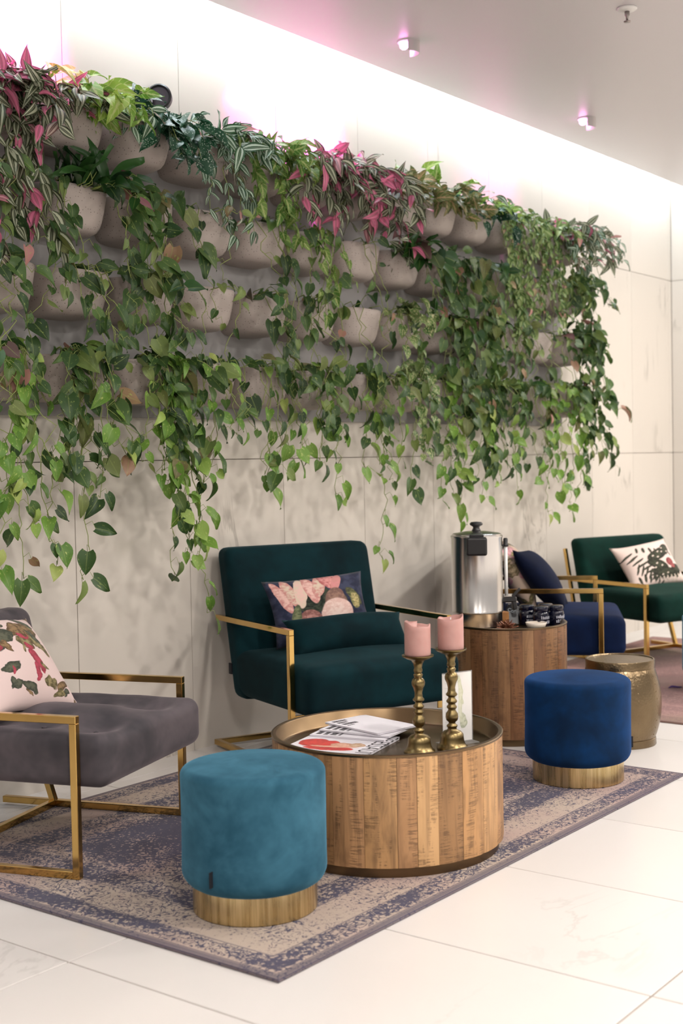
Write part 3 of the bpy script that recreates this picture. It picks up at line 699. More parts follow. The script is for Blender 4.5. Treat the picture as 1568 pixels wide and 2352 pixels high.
# acrylic menu holder
o = empty('menu_holder', (3.289, 2.108, TZ), R(-24)); tag(o, 'clear acrylic menu holder with white printed card', 'menu holder')
glass = NT('clear_acrylic'); glass.P(Base_Color=(0.9, 0.92, 0.93), Roughness=0.04, Alpha=0.16); M['glass'] = glass.m
link('stand', box('stand', -0.058, 0.058, -0.034, 0.034, 0.0, 0.003, M['glass'], 0.0008, 1), o)
link('front_sheet', box('front_sheet', -0.054, 0.054, -0.0042, -0.0027, 0.003, 0.218, M['glass']), o)
cardm = printed('menu_card_print', C8(238, 232, 226), [(.62, .72, .10, .25, 8, C8(222, 218, 180), C8(196, 196, 150)), (.70, .28, .14, .12, 0, C8(210, 210, 170), C8(150, 156, 110)), (.60, .45, .08, .2, 0, C8(226, 222, 190), C8(204, 204, 160))], 0.25, 0.5)
V = [(-0.052, -0.0022, 0.005), (0.052, -0.0022, 0.005), (0.052, -0.0022, 0.214), (-0.052, -0.0022, 0.214)]; V += [(x, 0.0006, z) for x, y, z in V]
cdc = link('card', mesh('card', V, [(0, 1, 2, 3), (7, 6, 5, 4), (1, 0, 4, 5), (2, 1, 5, 6), (3, 2, 6, 7), (0, 3, 7, 4)], cardm, False, [(0, 0), (1, 0), (1, 1), (0, 1)]*2), o)
bm = bmesh.new(); rs = random.Random(2)
for k in range(13):
    z = 0.200-0.0145*k; x0 = -0.044; x1 = x0+rs.uniform(0.02, 0.05)
    bm.faces.new([bm.verts.new(p) for p in ((x0, -0.00235, z-0.0016), (x1, -0.00235, z-0.0016), (x1, -0.00235, z), (x0, -0.00235, z))])
tx = link('fine_print', from_bm('fine_print', bm, plain('grey_ink', C8(206, 200, 190), 0.6)), cdc); tx['kind'] = 'stuff'

# ------------------------------------------------------------------ things on the drum table
URN = (4.668, 2.880)
o = empty('coffee_urn', (URN[0], URN[1], DZ), R(-40)); tag(o, 'tall stainless steel coffee urn with black lid knob on the drum table', 'coffee urn')
link('body', sharp(lathe('body', [(0, 0.012), (0.1055, 0.012), (0.1055, 0.066), (0.1065, 0.069), (0.109, 0.071), (0.109, 0.076), (0.108, 0.078), (0.108, 0.382), (0.1105, 0.386), (0.1105, 0.392), (0.104, 0.394), (0.0, 0.394)], M['steel'], 80), 35), o)
link('foot_ring', lathe('foot_ring', [(0.080, 0), (0.094, 0), (0.094, 0.013), (0.080, 0.013)], M['black'], 48), o)
ld = link('lid', sharp(lathe('lid', [(0.104, 0.394), (0.104, 0.399), (0.096, 0.403), (0.040, 0.411), (0, 0.412)], M['steel'], 64), 40), o)
link('knob', lathe('knob', [(0, 0.411), (0.020, 0.411), (0.018, 0.416), (0.014, 0.424), (0.015, 0.430), (0.026, 0.436), (0.028, 0.443), (0.022, 0.449), (0, 0.451)], M['black'], 32), ld)
# side grips and, on the right, the gauge with its tap
ga = R(-2)
for a in (R(-108), R(72)):
    h = link('grip', box('grip', -0.043, 0.043, -0.012, 0.026, -0.050, 0.026, M['black'], 0.009, 3), o, loc=(0.126*math.cos(a), 0.126*math.sin(a), 0.366), rot=(0, 0, a+R(-90)))
    link('grip_bridge', box('grip_bridge', -0.030, 0.030, -0.02, 0.012, -0.006, 0.006, M['black'], 0.003, 2), h, loc=(0, -0.016, 0.030))
gx, gy = 0.128*math.cos(ga), 0.128*math.sin(ga)
gg = link('gauge_tube', lathe('gauge_tube', [(0, 0.130), (0.0075, 0.130), (0.0075, 0.345), (0, 0.345)], plain('milky_gauge_tube', (0.88, 0.87, 0.85), 0.25), 20), o, loc=(gx, gy, 0))
link('gauge_cap', lathe('gauge_cap', [(0, 0.342), (0.012, 0.342), (0.012, 0.350), (0.009, 0.354), (0.010, 0.372), (0.007, 0.378), (0, 0.378)], M['black'], 20), o, loc=(gx, gy, 0))
link('gauge_clip', bar('gauge_clip', (0.100*math.cos(ga), 0.100*math.sin(ga), 0.347), (gx*1.06, gy*1.06, 0.347), 0.014, 0.008, M['black']), o)
tp = link('tap', bar('tap', (0.100*math.cos(ga), 0.100*math.sin(ga), 0.115), (0.172*math.cos(ga), 0.172*math.sin(ga), 0.115), 0.024, 0.024, M['black'], 0.005), o)
link('tap_spout', bar('tap_spout', (0.160*math.cos(ga), 0.160*math.sin(ga), 0.115), (0.165*math.cos(ga), 0.165*math.sin(ga), 0.070), 0.020, 0.020, M['black'], 0.004, upv=(0, 1, 0)), tp)
link('tap_lever', bar('tap_lever', (0.155*math.cos(ga), 0.155*math.sin(ga), 0.127), (0.190*math.cos(ga), 0.190*math.sin(ga), 0.160), 0.012, 0.008, M['black'], 0.002, upv=(0, 1, 0)), tp)

# copper shaved-ribbon ornament (crinkled ball)
o = tag(empty('ribbon_ornament', (4.660, 2.735, DZ)), 'small copper-brown crinkled ribbon ball beside the urn', 'ornament')
rs = random.Random(3); V, F = [], []
for k in range(110):
    a = rs.uniform(0, 2*math.pi); e = rs.uniform(0.05, 1.45); d = Vector((math.cos(a)*math.cos(e), math.sin(a)*math.cos(e), math.sin(e)*0.85)); s = d.cross(Vector((rs.uniform(-1, 1), rs.uniform(-1, 1), rs.uniform(-1, 1)))).normalized()
    b = len(V); L_ = rs.uniform(0.034, 0.048); w_ = rs.uniform(0.0018, 0.0035)
    for q in range(5):
        t_ = q/4; p = d*(0.008+L_*t_) + s*(0.006*math.sin(6*t_+k)) ; p.z = max(p.z, 0.002)
        n_ = s.cross(d).normalized()
        V += [p-n_*w_*(1-0.6*t_), p+n_*w_*(1-0.6*t_)]
    for q in range(4): F.append((b+2*q, b+2*q+1, b+2*q+3, b+2*q+2))
tt = link('ribbon_curls', mesh('ribbon_curls', V, F, plain('copper_brown', C8(132, 82, 58), 0.35, 0.35), True), o); tt['kind'] = 'stuff'
# white dish
o = link('dish', lathe('dish', [(0, 0.006), (0.026, 0.006), (0.036, 0.012), (0.042, 0.026), (0.0445, 0.026), (0.038, 0.008), (0.028, 0.0), (0, 0)], plain('cream_ceramic', C8(224, 212, 196), 0.3), 40), loc=(4.762, 2.652, DZ)); tag(o, 'small cream ceramic dish in front of the urn', 'dish')
# jars
jm = plain('navy_enamel', C8(10, 12, 34), 0.12)
for (jx, jy, lab) in ((4.835, 2.668, 'dark blue glass jar, front left of the four beside the urn'), (4.900, 2.632, 'dark blue glass jar, front right of the four at the table rim'), (4.860, 2.752, 'dark blue glass jar, back left of the four, nearest the chalkboard sign'), (4.932, 2.700, 'dark blue glass jar, back right of the four beside the blue armchair')):
    o = empty('glass_jar', (jx, jy, DZ), R(-40)); tag(o, lab, 'jar', 'dark blue jars'); o.scale = (1.12, 1.12, 1.18)
    link('body', sharp(lathe('body', [(0, 0), (0.028, 0), (0.031, 0.003), (0.031, 0.046), (0.028, 0.052), (0.025, 0.055), (0, 0.055)], jm, 32), 50), o)
    link('lid', sharp(lathe('lid', [(0.027, 0.054), (0.0285, 0.056), (0.0285, 0.070), (0.026, 0.0725), (0, 0.0725)], jm, 32), 50), o)
    bm = bmesh.new(); rs = random.Random(int(jx*1000))
    for row in range(2):
        an = -1.9
        while an < 0.2:
            dw = rs.uniform(0.05, 0.12); z0 = 0.012+row*0.016; z1 = z0+rs.uniform(0.008, 0.012); rr = 0.0314
            bm.faces.new([bm.verts.new(p) for p in ((rr*math.cos(an), rr*math.sin(an), z0), (rr*math.cos(an+dw), rr*math.sin(an+dw), z0), (rr*math.cos(an+dw), rr*math.sin(an+dw), z1), (rr*math.cos(an), rr*math.sin(an), z1))])
            an += dw+rs.uniform(0.05, 0.12)
    tx = link('lettering', from_bm('lettering', bm, plain('white_print', C8(200, 200, 210), 0.5)), o); tx['kind'] = 'stuff'
# chalkboard sign and wooden block
o = empty('chalkboard_sign', (4.842, 2.822, DZ), R(-62)); tag(o, 'small tilted chalkboard sign with white handwriting by the urn tap', 'sign')
bd = link('board', box('board', -0.036, 0.036, -0.003, 0.003, 0, 0.085, plain('slate_black', C8(26, 26, 32), 0.25), 0.001, 1), o, rot=(R(-18), R(18), 0))
bm = bmesh.new()
tmx = text_mesh('handwriting', 'Coffee', 0.022, plain('chalk', C8(180, 190, 196), 0.8)); bm.free()
link('handwriting', tmx, bd, loc=(-0.030, -0.0034, 0.045), rot=(R(90), 0, 0))
o = link('wooden_block', box('wooden_block', -0.022, 0.022, -0.022, 0.022, 0, 0.058, M['lightwood'], 0.003, 2), loc=(4.795, 2.835, DZ), rot=(0, 0, R(-30))); tag(o, 'small plain wooden block between the urn and the chalkboard', 'block')

# purple scrap on the far rug
V, F = tube([(0, 0, 0.006), (0.02, 0.006, 0.010), (0.045, -0.004, 0.007), (0.07, 0.003, 0.005)], [0.003, 0.006, 0.005, 0.003], 6)
o = link('paper_scrap', mesh('paper_scrap', V, F, plain('purple_paper', C8(74, 50, 110), 0.7), True), loc=(6.04, 2.62, RZ-0.001), rot=(0, 0, R(-40))); tag(o, 'tiny crumpled purple scrap on the rose rug', 'scrap')
# ------------------------------------------------------------------ leaf materials
def leaf_mat(name, build, rough=0.42):
    t = NT(name); uv = t.coord('UV'); rn = t.rand()
    off = t.n('CombineXYZ'); t.set(off, 0, t.math('MULTIPLY', rn, 53.0)); t.set(off, 1, t.math('MULTIPLY', rn, 17.0))
    uvr = t.addv(uv, off.outputs[0])
    u, v, _ = t.sep(uv); au = t.math('MULTIPLY', t.math('ABSOLUTE', t.math('SUBTRACT', u, 0.5)), 2.0)
    col = build(t, uv, uvr, au, v, rn)
    t.P(Base_Color=col, Roughness=rough); t.set(t.b, 'Specular IOR Level', 0.35)
    tl = t.n('BsdfTranslucent'); t.set(tl, 0, col); mx = t.n('MixShader'); t.set(mx, 0, 0.22)
    t.t.links.new(t.b.outputs[0], mx.inputs[1]); t.t.links.new(tl.outputs[0], mx.inputs[2]); t.t.links.new(mx.outputs[0], t.out.inputs[0])
    return t.m
def b_pothos(tones, var, vcol):
    def f(t, uv, uvr, au, v, rn):
        c = t.ramp(rn, tones)
        n = t.noise(t.mapping(uvr, sc=(3.2, 1.5, 1)), 2.6, 4, 0.6)
        c = t.mix(t.math('MULTIPLY', t.step(n, var, var+0.08), 0.8), c, vcol)
        rib = t.math('SUBTRACT', 1.0, t.step(au, 0.02, 0.09))
        return t.mix(t.math('MULTIPLY', rib, 0.35), c, C8(150, 168, 96))
    return f
GREEN = [(0.0, C8(36, 58, 32)), (0.20, C8(64, 94, 46)), (0.38, C8(46, 74, 40)), (0.56, C8(86, 116, 58)), (0.72, C8(56, 84, 46)), (0.88, C8(120, 140, 76)), (0.965, C8(98, 104, 60)), (0.985, C8(150, 118, 92)), (1.0, C8(176, 122, 120))]
M['pothos'] = leaf_mat('pothos_leaf', b_pothos(GREEN, 0.60, C8(158, 176, 96)))
M['pothos_young_lit'] = leaf_mat('young_lit_pothos_leaf', b_pothos([(0.0, C8(78, 118, 46)), (0.3, C8(116, 156, 64)), (0.6, C8(94, 134, 54)), (0.9, C8(146, 176, 86)), (1.0, C8(164, 176, 100))], 0.58, C8(190, 204, 120)))  # paler green: young leaves, plus the stronger light on low strands painted in
M['pothos_dark'] = leaf_mat('dark_pothos_leaf', b_pothos([(0.0, C8(30, 62, 30)), (0.5, C8(44, 84, 36)), (0.80, C8(60, 96, 44)), (0.90, C8(80, 66, 58)), (1.0, C8(146, 96, 106))], 0.72, C8(120, 146, 84)))
M['pothos_cream'] = leaf_mat('cream_variegated_leaf', b_pothos([(0.0, C8(58, 96, 44)), (0.5, C8(86, 122, 60)), (1.0, C8(112, 140, 78))], 0.50, C8(206, 204, 158)))
def b_trad(dark, light, pink, pk):
    def f(t, uv, uvr, au, v, rn):
        c = t.ramp(rn, [(0.0, dark), (0.5, tuple(x*1.35 for x in dark)), (1.0, tuple(x*0.8 for x in dark))])
        band = t.math('MULTIPLY', t.step(au, 0.22, 0.30), t.math('SUBTRACT', 1.0, t.step(au, 0.60, 0.70)))
        fine = t.math('SUBTRACT', 1.0, t.step(au, 0.03, 0.08))
        c = t.mix(t.math('MAXIMUM', t.math('MULTIPLY', band, 0.9), t.math('MULTIPLY', fine, 0.5)), c, light)
        kp = t.step(t.math('FRACT', t.math('MULTIPLY', rn, 7.31)), 1.0-pk, 1.0-pk+0.12)
        return t.mix(t.math('MULTIPLY', kp, t.math('MULTIPLY_ADD', band, 0.35, 0.60)), c, pink)
    return f
M['trad_pink'] = leaf_mat('pink_striped_leaf', b_trad(C8(58, 66, 44), C8(178, 184, 158), C8(216, 112, 150), 0.30))
M['trad_silver'] = leaf_mat('silver_striped_leaf', b_trad(C8(46, 82, 50), C8(196, 214, 196), C8(212, 150, 150), 0.14))
def b_syn(a, b, centre, amt):
    def f(t, uv, uvr, au, v, rn):
        c = t.mix(rn, a, b)
        star = t.math('SUBTRACT', 1.0, t.step(t.math('ADD', au, t.math('MULTIPLY', t.noise(uvr, 9, 2), 0.5)), 0.28, 0.52))
        side = t.math('SUBTRACT', 1.0, t.step(t.math('ABSOLUTE', t.math('SUBTRACT', t.math('FRACT', t.math('MULTIPLY', t.math('SUBTRACT', v, t.math('MULTIPLY', au, 0.35)), 4.0)), 0.5)), 0.03, 0.11))
        return t.mix(t.math('MULTIPLY', t.math('MAXIMUM', star, t.math('MULTIPLY', side, 0.7)), amt), c, centre)
    return f
M['syn_lime'] = leaf_mat('lime_arrowhead_leaf', b_syn(C8(92, 142, 50), C8(150, 184, 76), C8(206, 216, 150), 0.7))
M['syn_green'] = leaf_mat('green_arrowhead_leaf', b_syn(C8(72, 112, 46), C8(116, 146, 66), C8(190, 196, 130), 0.7))
M['syn_olive'] = leaf_mat('olive_arrowhead_leaf', b_syn(C8(70, 86, 44), C8(108, 118, 64), C8(204, 166, 132), 0.7))
def b_speck(t, uv, uvr, au, v, rn):
    c = t.mix(rn, C8(26, 62, 44), C8(44, 92, 64))
    d = t.voro(uvr, 9, 'F1'); k = t.math('SUBTRACT', 1.0, t.step(d, 0.20, 0.30))
    return t.mix(t.math('MULTIPLY', k, 0.85), c, C8(206, 220, 204))
M['speckled'] = leaf_mat('white_speckled_leaf', b_speck, 0.35)
def b_small(t, uv, uvr, au, v, rn):
    c = t.ramp(rn, [(0.0, C8(60, 96, 46)), (0.45, C8(96, 128, 66)), (0.8, C8(126, 152, 90)), (0.93, C8(150, 168, 112)), (0.96, C8(204, 140, 140)), (1.0, C8(214, 150, 150))])
    return t.mix(t.math('MULTIPLY', t.math('SUBTRACT', 1.0, t.step(au, 0.2, 0.5)), 0.5), c, C8(186, 196, 140))
M['smallleaf'] = leaf_mat('small_variegated_leaf', b_small)
M['strap'] = leaf_mat('dark_strap_leaf', lambda t, uv, uvr, au, v, rn: t.mix(rn, C8(24, 56, 28), C8(52, 92, 42)), 0.3)
M['stem'] = plain('green_stem', C8(134, 148, 80), 0.6)
M['stem_brown'] = plain('reddish_stem', C8(96, 74, 52), 0.6)

# ------------------------------------------------------------------ leaf meshes (length 1 along +y)
def leaf_mesh(name, shape, m, fold, curl, twist=0.0, wk=0.40):
    rows, us = 8, (-1.0, -0.55, 0.0, 0.55, 1.0); V, F, U = [], [], []
    for i in range(rows+1):
        t = i/rows
        if shape == 'heart': wd = wk*math.sin(math.pi*min(1, (t*0.94+0.06))**0.64)**0.85; back = 0.12*(1-t)**5
        elif shape == 'lance': wd = 0.205*math.sin(math.pi*min(1, t*0.96+0.04)**0.80)**0.9; back = 0
        elif shape == 'arrow': wd = 0.40*(1-t)**0.75*min(1, 0.55+t*2.2); back = 0.26*(1-t)**4
        elif shape == 'oval': wd = 0.30*math.sin(math.pi*min(1, t*0.94+0.06)**0.75)**0.8; back = 0
        else: wd = 0.13*math.sin(math.pi*min(1, t*0.97+0.03)**0.85)**0.8; back = 0
        if i == rows: wd = 0.0
        for u in us:
            x = u*wd; y = t - back*abs(u)**1.5; z = fold*abs(u)*wd*1.0 - curl*t*t + twist*u*t*0.12
            z += 0.018*math.sin(9*t+3*u)*abs(u)
            V.append((x, y, z)); U.append((u/2+0.5, t))
    n = len(us)
    for i in range(rows):
        for k in range(n-1): F.append((i*n+k, i*n+k+1, (i+1)*n+k+1, (i+1)*n+k))
    me = mesh(name, V, F, m, True, U)
    bm = bmesh.new(); bm.from_mesh(me); bmesh.ops.remove_doubles(bm, verts=bm.verts[:], dist=1e-5); bm.to_mesh(me); bm.free()
    return me
def leafset(shape, m, n=5):
    rs = random.Random(hash(shape) % 97 + 3)
    return [leaf_mesh('leaf', shape, M[m], 0.08+0.15*k, 0.04+0.12*k, (-1)**k*0.6, (0.40, 0.34, 0.42, 0.30, 0.37)[k]) for k in range(n)]
LS = {'P': leafset('heart', 'pothos'), 'PY': leafset('heart', 'pothos_young_lit'), 'PD': leafset('heart', 'pothos_dark'), 'V': leafset('heart', 'pothos_cream'), 'T': leafset('lance', 'trad_pink'), 'Z': leafset('lance', 'trad_silver'),
      'S': leafset('arrow', 'syn_lime'), 'Y': leafset('arrow', 'syn_green'), 'G': leafset('arrow', 'syn_olive'), 'D': leafset('heart', 'speckled'), 'F': leafset('oval', 'smallleaf'), 'L': leafset('strap', 'strap')}
N_LEAF = [0]
def add_leaf(parent, P, tip, nrm, size, meshes, rs):
    y = tip.normalized(); x = y.cross(nrm)
    if x.length < 1e-4: x = y.cross(Vector((0.3, -1, 0.2)))
    x.normalize(); z = x.cross(y)
    o = bpy.data.objects.new('leaf', rs.choice(meshes)); COL.objects.link(o); o.parent = parent
    s = size
    o.matrix_basis = Matrix(((x.x*s, y.x*s, z.x*s, P.x), (x.y*s, y.y*s, z.y*s, P.y), (x.z*s, y.z*s, z.z*s, P.z), (0, 0, 0, 1)))
    N_LEAF[0] += 1
FRONT = Vector((-0.35, -1.0, 0.25))
def vine(parent, pts, kind, size, gap, rs, stem_r=0.0022, petiole=0.035, lift=0.0, name='vine', skip0=0.05, smat='stem'):
    """a stem through pts with leaves every gap metres; leaves are sub-parts of the stem"""
    pts = [Vector(p) for p in pts]
    V, F = tube(pts, [stem_r*(1-0.5*i/len(pts)) for i in range(len(pts))], 5)
    spots = []; acc = gap-skip0; side = rs.choice((-1, 1))
    for i in range(len(pts)-1):
        a, b = pts[i], pts[i+1]; L = (b-a).length; acc += L
        while acc >= gap:
            acc -= gap*rs.uniform(0.75, 1.3); p = b.lerp(a, rs.random()); d = (b-a).normalized()
            spots.append((p, d, side)); side = -side
    spots.append((pts[-1], (pts[-1]-pts[-2]).normalized(), side))
    leaves = []
    for p, d, sd in spots:
        lat = Vector((sd*rs.uniform(0.5, 1.0), -rs.uniform(0.25, 0.9), rs.uniform(-0.1, 0.5)+lift)).normalized()
        pl = petiole*rs.uniform(0.5, 1.4); q = p+lat*pl*0.6+d*pl*0.35
        if petiole > 0.012:
            tv, tf = tube([p, p+lat*pl*0.45+Vector((0, 0, pl*0.18)), q], 0.0011, 3); b = len(V); V += tv; F += [tuple(b+i for i in f) for f in tf]
        tip = (lat*rs.uniform(0.25, 0.8)+d*0.35+Vector((0, -0.05, -0.75+lift*1.3))+Vector((rs.gauss(0, .42), rs.gauss(0, .26), rs.gauss(0, .34))))
        nrm = FRONT+Vector((sd*rs.uniform(0, .5), 0, rs.uniform(-.1, .7)+lift))+Vector((rs.gauss(0, .60), rs.gauss(0, .3), rs.gauss(0, .45)))
        leaves.append((q, tip, nrm, size*rs.uniform(0.62, 1.22)))
    o = link(name, mesh(name, V, F, M[smat], True), parent)
    for q, tip, nrm, s in leaves: add_leaf(o, q, tip, nrm, s, LS[kind], rs)
    return o
def hang_path(rs, x0, y0, dx, length, wander=0.012, step=0.03, out=0.0):
    """over the rim, then down; local coordinates of a pot (rim at z = 0, wall at y = 0)"""
    pts = [(x0*0.6, -0.09, -0.03), (x0*0.85, -0.13, 0.015), (x0, y0*0.92, 0.022), (x0*1.02, y0, -0.004)]
    x, y, z = x0*1.02, y0-0.008, -0.03; n = max(2, int(length/step)); wx = 0
    for i in range(n):
        t = (i+1)/n; wx = wx*0.7+rs.gauss(0, wander)
        pts.append((x+dx*t**1.3+wx, y-out*t+rs.gauss(0, 0.005)-0.012*math.sin(t*3), z-length*t))
    return pts
def arc_path(rs, ang, elev, length, droop, x0=0.0, step=0.024):
    p = Vector((x0, -0.10, -0.02)); d = Vector((math.cos(ang)*math.cos(elev), -abs(math.sin(ang))*math.cos(elev), math.sin(elev))); pts = [p.copy()]
    n = max(3, int(length/step))
    for i in range(n):
        p = p+d*step; d = (d+Vector((rs.gauss(0, .08), rs.gauss(0, .06), -droop*step*10))).normalized()
        if p.z < 0.0 and p.y > -0.215 and abs(p.x) < 0.17: p.y = -0.215+rs.uniform(-0.02, 0)   # stay outside the pot
        if p.y > -0.03: p.y = -0.03
        pts.append(p.copy())
    return pts

# ------------------------------------------------------------------ the pots
t = NT('speckled_taupe_plastic'); c = t.coord('Object')
dot = t.math('SUBTRACT', 1.0, t.step(t.voro(c, 88, 'F1', rnd=0.7), 0.13, 0.20))
t.P(Base_Color=t.mix(t.math('MULTIPLY', dot, 0.75), C8(168, 157, 150), C8(70, 60, 56)), Roughness=0.6); M['pot'] = t.m
M['panel'] = plain('grey_planter_panel', C8(150, 147, 146), 0.6)
M['soil'] = plain('dark_soil', C8(42, 34, 28), 0.95)
def pot_mesh():
    V, F = [], []; n = 26
    prof = [(0.158, 0.186, 0.0), (0.160, 0.190, -0.003), (0.156, 0.187, -0.03), (0.149, 0.180, -0.075), (0.142, 0.171, -0.112), (0.136, 0.163, -0.132), (0.126, 0.152, -0.147), (0.108, 0.134, -0.157), (0.07, 0.095, -0.162), (0.0, 0.0, -0.164)]
    inner = [(0.151, 0.178, 0.0), (0.147, 0.174, -0.045)]
    allp = inner[::-1]+prof
    for (a, d, z) in allp:
        for i in range(n+1):
            th = math.pi*i/n; c_, s_ = math.cos(th), math.sin(th)
            x = a*math.copysign(abs(c_)**0.62, c_); y = -d*abs(s_)**0.62
            V.append((x, y-0.002, z))
    for r_ in range(len(allp)-1):
        for i in range(n): F.append((r_*(n+1)+i, (r_+1)*(n+1)+i, (r_+1)*(n+1)+i+1, r_*(n+1)+i+1))
    me = mesh('pot', V, F, M['pot'], True); bm = bmesh.new(); bm.from_mesh(me); bmesh.ops.remove_doubles(bm, verts=bm.verts[:], dist=1e-5); bmesh.ops.recalc_face_normals(bm, faces=bm.faces[:]); bm.to_mesh(me); bm.free()
    return sharp(me, 60)
POT = pot_mesh()
PLATE = box('back_plate', -0.1675, 0.1675, -0.006, 0.014, -0.208, 0.092, M['panel'])
sv, sf = [], []
for i in range(19):
    th = math.pi*i/18; sv.append((0.147*math.cos(th), -0.172*abs(math.sin(th))**0.8, -0.038))
SOIL = mesh('soil', sv+[(0, -0.05, -0.030)], [(i, i+1, 19) for i in range(18)][::1], M['soil'], True)

ROWZ = [2.45, 2.16, 1.865, 1.565]; X0, PX = 2.755, 0.335
ORD = ['first', 'second', 'third', 'fourth', 'fifth', 'sixth', 'seventh', 'eighth', 'ninth', 'tenth', 'eleventh', 'twelfth', 'thirteenth']
ROWN = ['top row', 'second row', 'third row', 'bottom row']
GRID = [
    ['T+', 'S', 'D', 'Z', 'Y', 'T', 'T', 'G', 'G', 'D2', 'F', 'F', 'TZ'],
    ['P2', 'L', 'P3', 'N', 'P1', 'YP', 'N', 'Q', 'P3', 'P3', 'FP', 'N', 'PR'],
    ['P2', 'P2', 'P2', 'N', 'P2', 'P2', 'P1', 'V', 'P3', 'P3', 'P2', 'P1', 'PR'],
    ['P1', 'P3', 'P3', 'P2', 'P1', 'P2', 'P2', 'V', 'P2', 'P3', 'P2', 'P2', 'PR']]
DESC = {'T': 'pink striped trailing inch plant', 'T+': 'long pink striped inch plant', 'S': 'lime green arrowhead plant', 'D': 'white-speckled dark leaves', 'D2': 'dark speckled and fresh green leaves', 'Z': 'silver striped inch plant', 'Y': 'green arrowhead vine',
        'G': 'olive arrowhead plant', 'F': 'dense small-leaved creeper', 'TZ': 'pink and silver striped inch plant', 'P1': 'sparse pothos', 'P2': 'trailing pothos', 'P3': 'dense trailing pothos', 'PR': 'pothos spilling to the right', 'L': 'dark upright strap leaves',
        'N': 'almost bare stems', 'YP': 'arrowhead vine and pothos', 'Q': 'dark pink-tinged leaves', 'V': 'cream variegated pothos', 'FP': 'small-leaved creeper and pothos'}
CATN = {'P': 'potted_pothos', 'V': 'potted_pothos', 'T': 'potted_inch_plant', 'Z': 'potted_inch_plant', 'S': 'potted_arrowhead_plant', 'Y': 'potted_arrowhead_plant', 'G': 'potted_arrowhead_plant', 'D': 'potted_speckled_plant', 'F': 'potted_creeper', 'L': 'potted_strap_leaf_plant', 'N': 'hanging_planter', 'Q': 'potted_foliage_plant'}
# long strands hanging below the planters: pot column -> (world x, world z) of the tip
LONG = {0: [(2.64, .81), (2.75, .80), (2.86, .84), (2.73, .99), (2.83, .92), (2.68, 1.08), (2.80, 1.12)],
        1: [(2.98, .78), (3.08, 1.06), (3.18, 1.20), (3.00, 1.18), (3.12, 1.24), (2.95, 1.26)],
        2: [(3.41, .76), (3.50, .82), (3.58, .60), (3.62, .88), (3.46, .96), (3.38, 1.14), (3.54, 1.02), (3.52, .90), (3.30, 1.22), (3.44, 1.10)],
        3: [(3.70, 1.16), (3.62, 1.10), (3.84, 1.30)],
        4: [(4.02, 1.06), (4.14, 1.18), (4.06, 1.14), (4.20, 1.24)],
        5: [(4.30, 1.16), (4.47, 1.03), (4.36, 1.22)],
        6: [(4.66, 1.14), (4.80, .72), (4.74, 1.24)],
        7: [(5.02, 1.04), (4.92, 1.12), (5.10, 1.16)],
        8: [(5.28, .98), (5.46, .87), (5.37, 1.02), (5.52, 1.06), (5.42, 1.12)],
        9: [(5.62, .96), (5.74, 1.06), (5.86, 1.12), (5.70, 1.16)],
        10: [(6.02, .98), (6.09, 1.14), (5.96, 1.20)],
        11: [(6.36, .87), (6.44, .98), (6.30, 1.06), (6.40, 1.14)],
        12: [(6.60, .86), (6.70, 1.00), (6.78, 1.05), (6.66, 1.10), (6.84, 1.18), (6.56, 1.02)]}
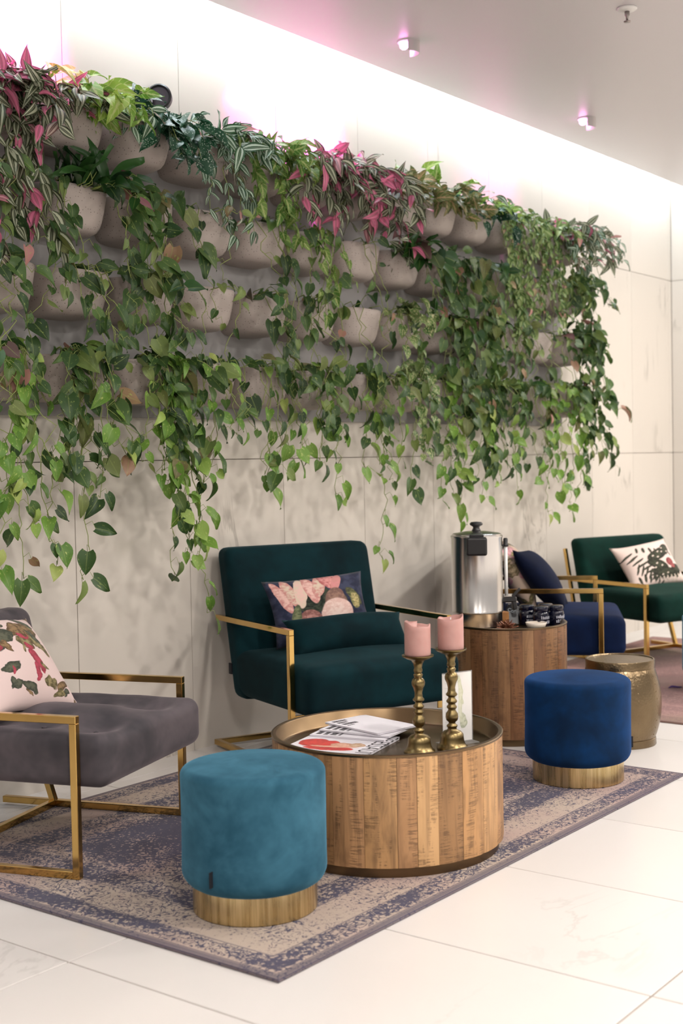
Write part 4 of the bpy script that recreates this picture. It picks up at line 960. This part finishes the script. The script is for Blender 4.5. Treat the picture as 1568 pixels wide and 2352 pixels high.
def build_pot(row, k):
    rs = random.Random(1000*row+k*17+5); code = GRID[row][k]; x, z = X0+PX*k, ROWZ[row]
    nm = CATN[code[0]]
    o = empty(nm, (x, WALL_Y-0.022, z))
    tag(o, 'taupe wall pot with %s, %s, %s from the left' % (DESC[code], ROWN[row], ORD[k]), 'potted plant', 'wall pots of the vertical garden')
    link('pot', POT, o); link('back_plate', PLATE, o); link('soil', SOIL, o)
    def bush(kind, n, L, droop, size, gap, elev=(0.3, 1.3), petiole=0.02, smat='stem', lift=0.25, xs=0.11, bias=0.0):
        for i in range(n):
            ang = rs.uniform(0.15, math.pi-0.15)
            vine(o, arc_path(rs, ang, rs.uniform(*elev), rs.uniform(*L), droop, rs.uniform(-xs, xs)+bias), kind, size, gap, rs, 0.002, petiole, lift, 'stem', 0.02, smat)
    def hang(kind, n, L, size=0.070, gap=0.062, wander=0.014, dxs=0.05, bias=0.0, petiole=0.04, out=(0, .05)):
        for i in range(n):
            vine(o, hang_path(rs, rs.uniform(-0.135, 0.135), -0.196, rs.gauss(bias, dxs), rs.uniform(*L), wander, 0.03, rs.uniform(*out)), kind, size, gap, rs, 0.0022, petiole)
    if code == 'T+':
        bush('T', 14, (.16, .34), 1.3, .088, .030, petiole=.006, smat='stem_brown'); hang('T', 9, (.25, .62), .085, .036, petiole=.006)
    elif code == 'S': bush('S', 16, (.10, .22), 0.9, .085, .05, petiole=.03, xs=.10, bias=0.05); bush('T', 4, (.12, .22), 1.2, .085, .03, petiole=.006, bias=-0.10, smat='stem_brown')
    elif code == 'D': bush('D', 15, (.10, .26), 1.4, .085, .045, (0.0, 1.35), petiole=.02); bush('Z', 4, (.12, .24), 1.5, .08, .035, petiole=.006)
    elif code == 'Z': bush('Z', 10, (.12, .24), 1.2, .088, .032, petiole=.006, bias=0.05); hang('Z', 6, (.12, .38), .060, .030, petiole=.006, bias=0.06); 
    elif code == 'Y': bush('Y', 12, (.12, .26), 1.2, .072, .045, petiole=.025); hang('Y', 7, (.15, .42), .062, .042, petiole=.02)
    elif code == 'T': bush('T', 15, (.14, .34), 1.2, .088, .027, petiole=.006, smat='stem_brown'); hang('T', 7, (.06, .24), .082, .030, petiole=.006)
    elif code == 'G': bush('G', 14, (.10, .22), 1.0, .074, .042, (0.1, 1.3), petiole=.025); bush('S', 2, (.16, .22), .5, .07, .07, (0.9, 1.3), petiole=.03)
    elif code == 'D2': bush('D', 6, (.10, .20), 1.3, .070, .045, (0, 1.2), bias=-.06); bush('S', 8, (.10, .2), 1.0, .05, .035); bush('Z', 4, (.12, .2), .7, .07, .04, (0.7, 1.4), petiole=.006)
    elif code == 'F': bush('F', 14, (.12, .26), 1.3, .042, .024, petiole=.012); hang('F', 11, (.25, .60), .040, .023, .018, petiole=.012)
    elif code == 'TZ':
        bush('T', 12, (.16, .34), 1.0, .085, .032, petiole=.006, smat='stem_brown', bias=-.04); bush('Z', 9, (.22, .44), .9, .075, .032, (0.3, 1.1), petiole=.006, bias=.12); hang('F', 6, (.3, .55), .042, .026, bias=0.05, petiole=.012); hang('Z', 4, (.2, .4), .07, .04, bias=.22, petiole=.006)
    elif code == 'L': bush('L', 9, (.05, .09), 0.3, .14, .05, (0.5, 1.45), petiole=.0, lift=0.7, xs=.06); bush('PD', 3, (.12, .2), 1.3, .075, .06, petiole=.03); hang('P', 3, (.2, .45), .06, .07)
    elif code == 'N': hang('P', 2, (.22, .40), .045, .15); vine(o, arc_path(rs, 1.2, .5, .12, 1.2, -.05), 'P', .05, .06, rs, name='stem')
    elif code == 'Q': bush('PD', 9, (.10, .22), 1.1, .085, .055, (0.1, 1.2), petiole=.035); bush('T', 2, (.1, .16), .8, .08, .03, petiole=.006); hang('PD', 2, (.15, .3), .06, .1)
    elif code == 'YP': hang('Y', 4, (.15, .34), .06, .05, petiole=.02); hang('P', 2, (.25, .42))
    elif code == 'V': bush('V', 6, (.1, .22), 1.3, .065, .04, petiole=.025); hang('V', 3, (.2, .36), .062, .055); hang('P', 1, (.25, .4))
    elif code == 'FP': hang('F', 5, (.25, .45), .040, .026, petiole=.012); hang('P', 2, (.3, .5))
    elif code == 'PR': bush('P', 5, (.14, .26), 1.2, .075, .05, petiole=.035, bias=.08); hang('P', 6, (.25, .5), .07, .06, bias=.16, dxs=.10)
    else:
        d = int(code[1]); bush('P' if rs.random() < .7 else 'PD', d if row < 2 else max(1, d-1), (.10, .20), 1.4, .072, .07, petiole=.035); hang('P', (1, 3, 6)[d-1] if row < 2 else (0, 2, 4)[d-1], (.16, .28+.08*d) if row < 3 else (.12, .20+.05*d), .064+.006*d, .070); hang('P', 3, (.2, .46), .05, .30, .030, out=(.01, .08))
    if row == 3:
        for (ex, ez) in LONG.get(k, []):
            xs_ = max(-0.135, min(0.135, (ex-x)*0.5+rs.gauss(0, .03)))
            L = z-ez-0.03
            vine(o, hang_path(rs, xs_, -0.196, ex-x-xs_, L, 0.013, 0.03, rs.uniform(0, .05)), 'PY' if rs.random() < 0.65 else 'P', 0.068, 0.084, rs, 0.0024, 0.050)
    if row == 2 and k == 12:
        vine(o, [(.12, -.15, -.02), (.17, -.20, -.05), (.26, -.23, -.20), (.34, -.25, -.33), (.40, -.25, -.42), (.46, -.25, -.40), (.50, -.25, -.40)], 'P', .085, .14, rs)
for row in range(4):
    for k in range(13): build_pot(row, k)
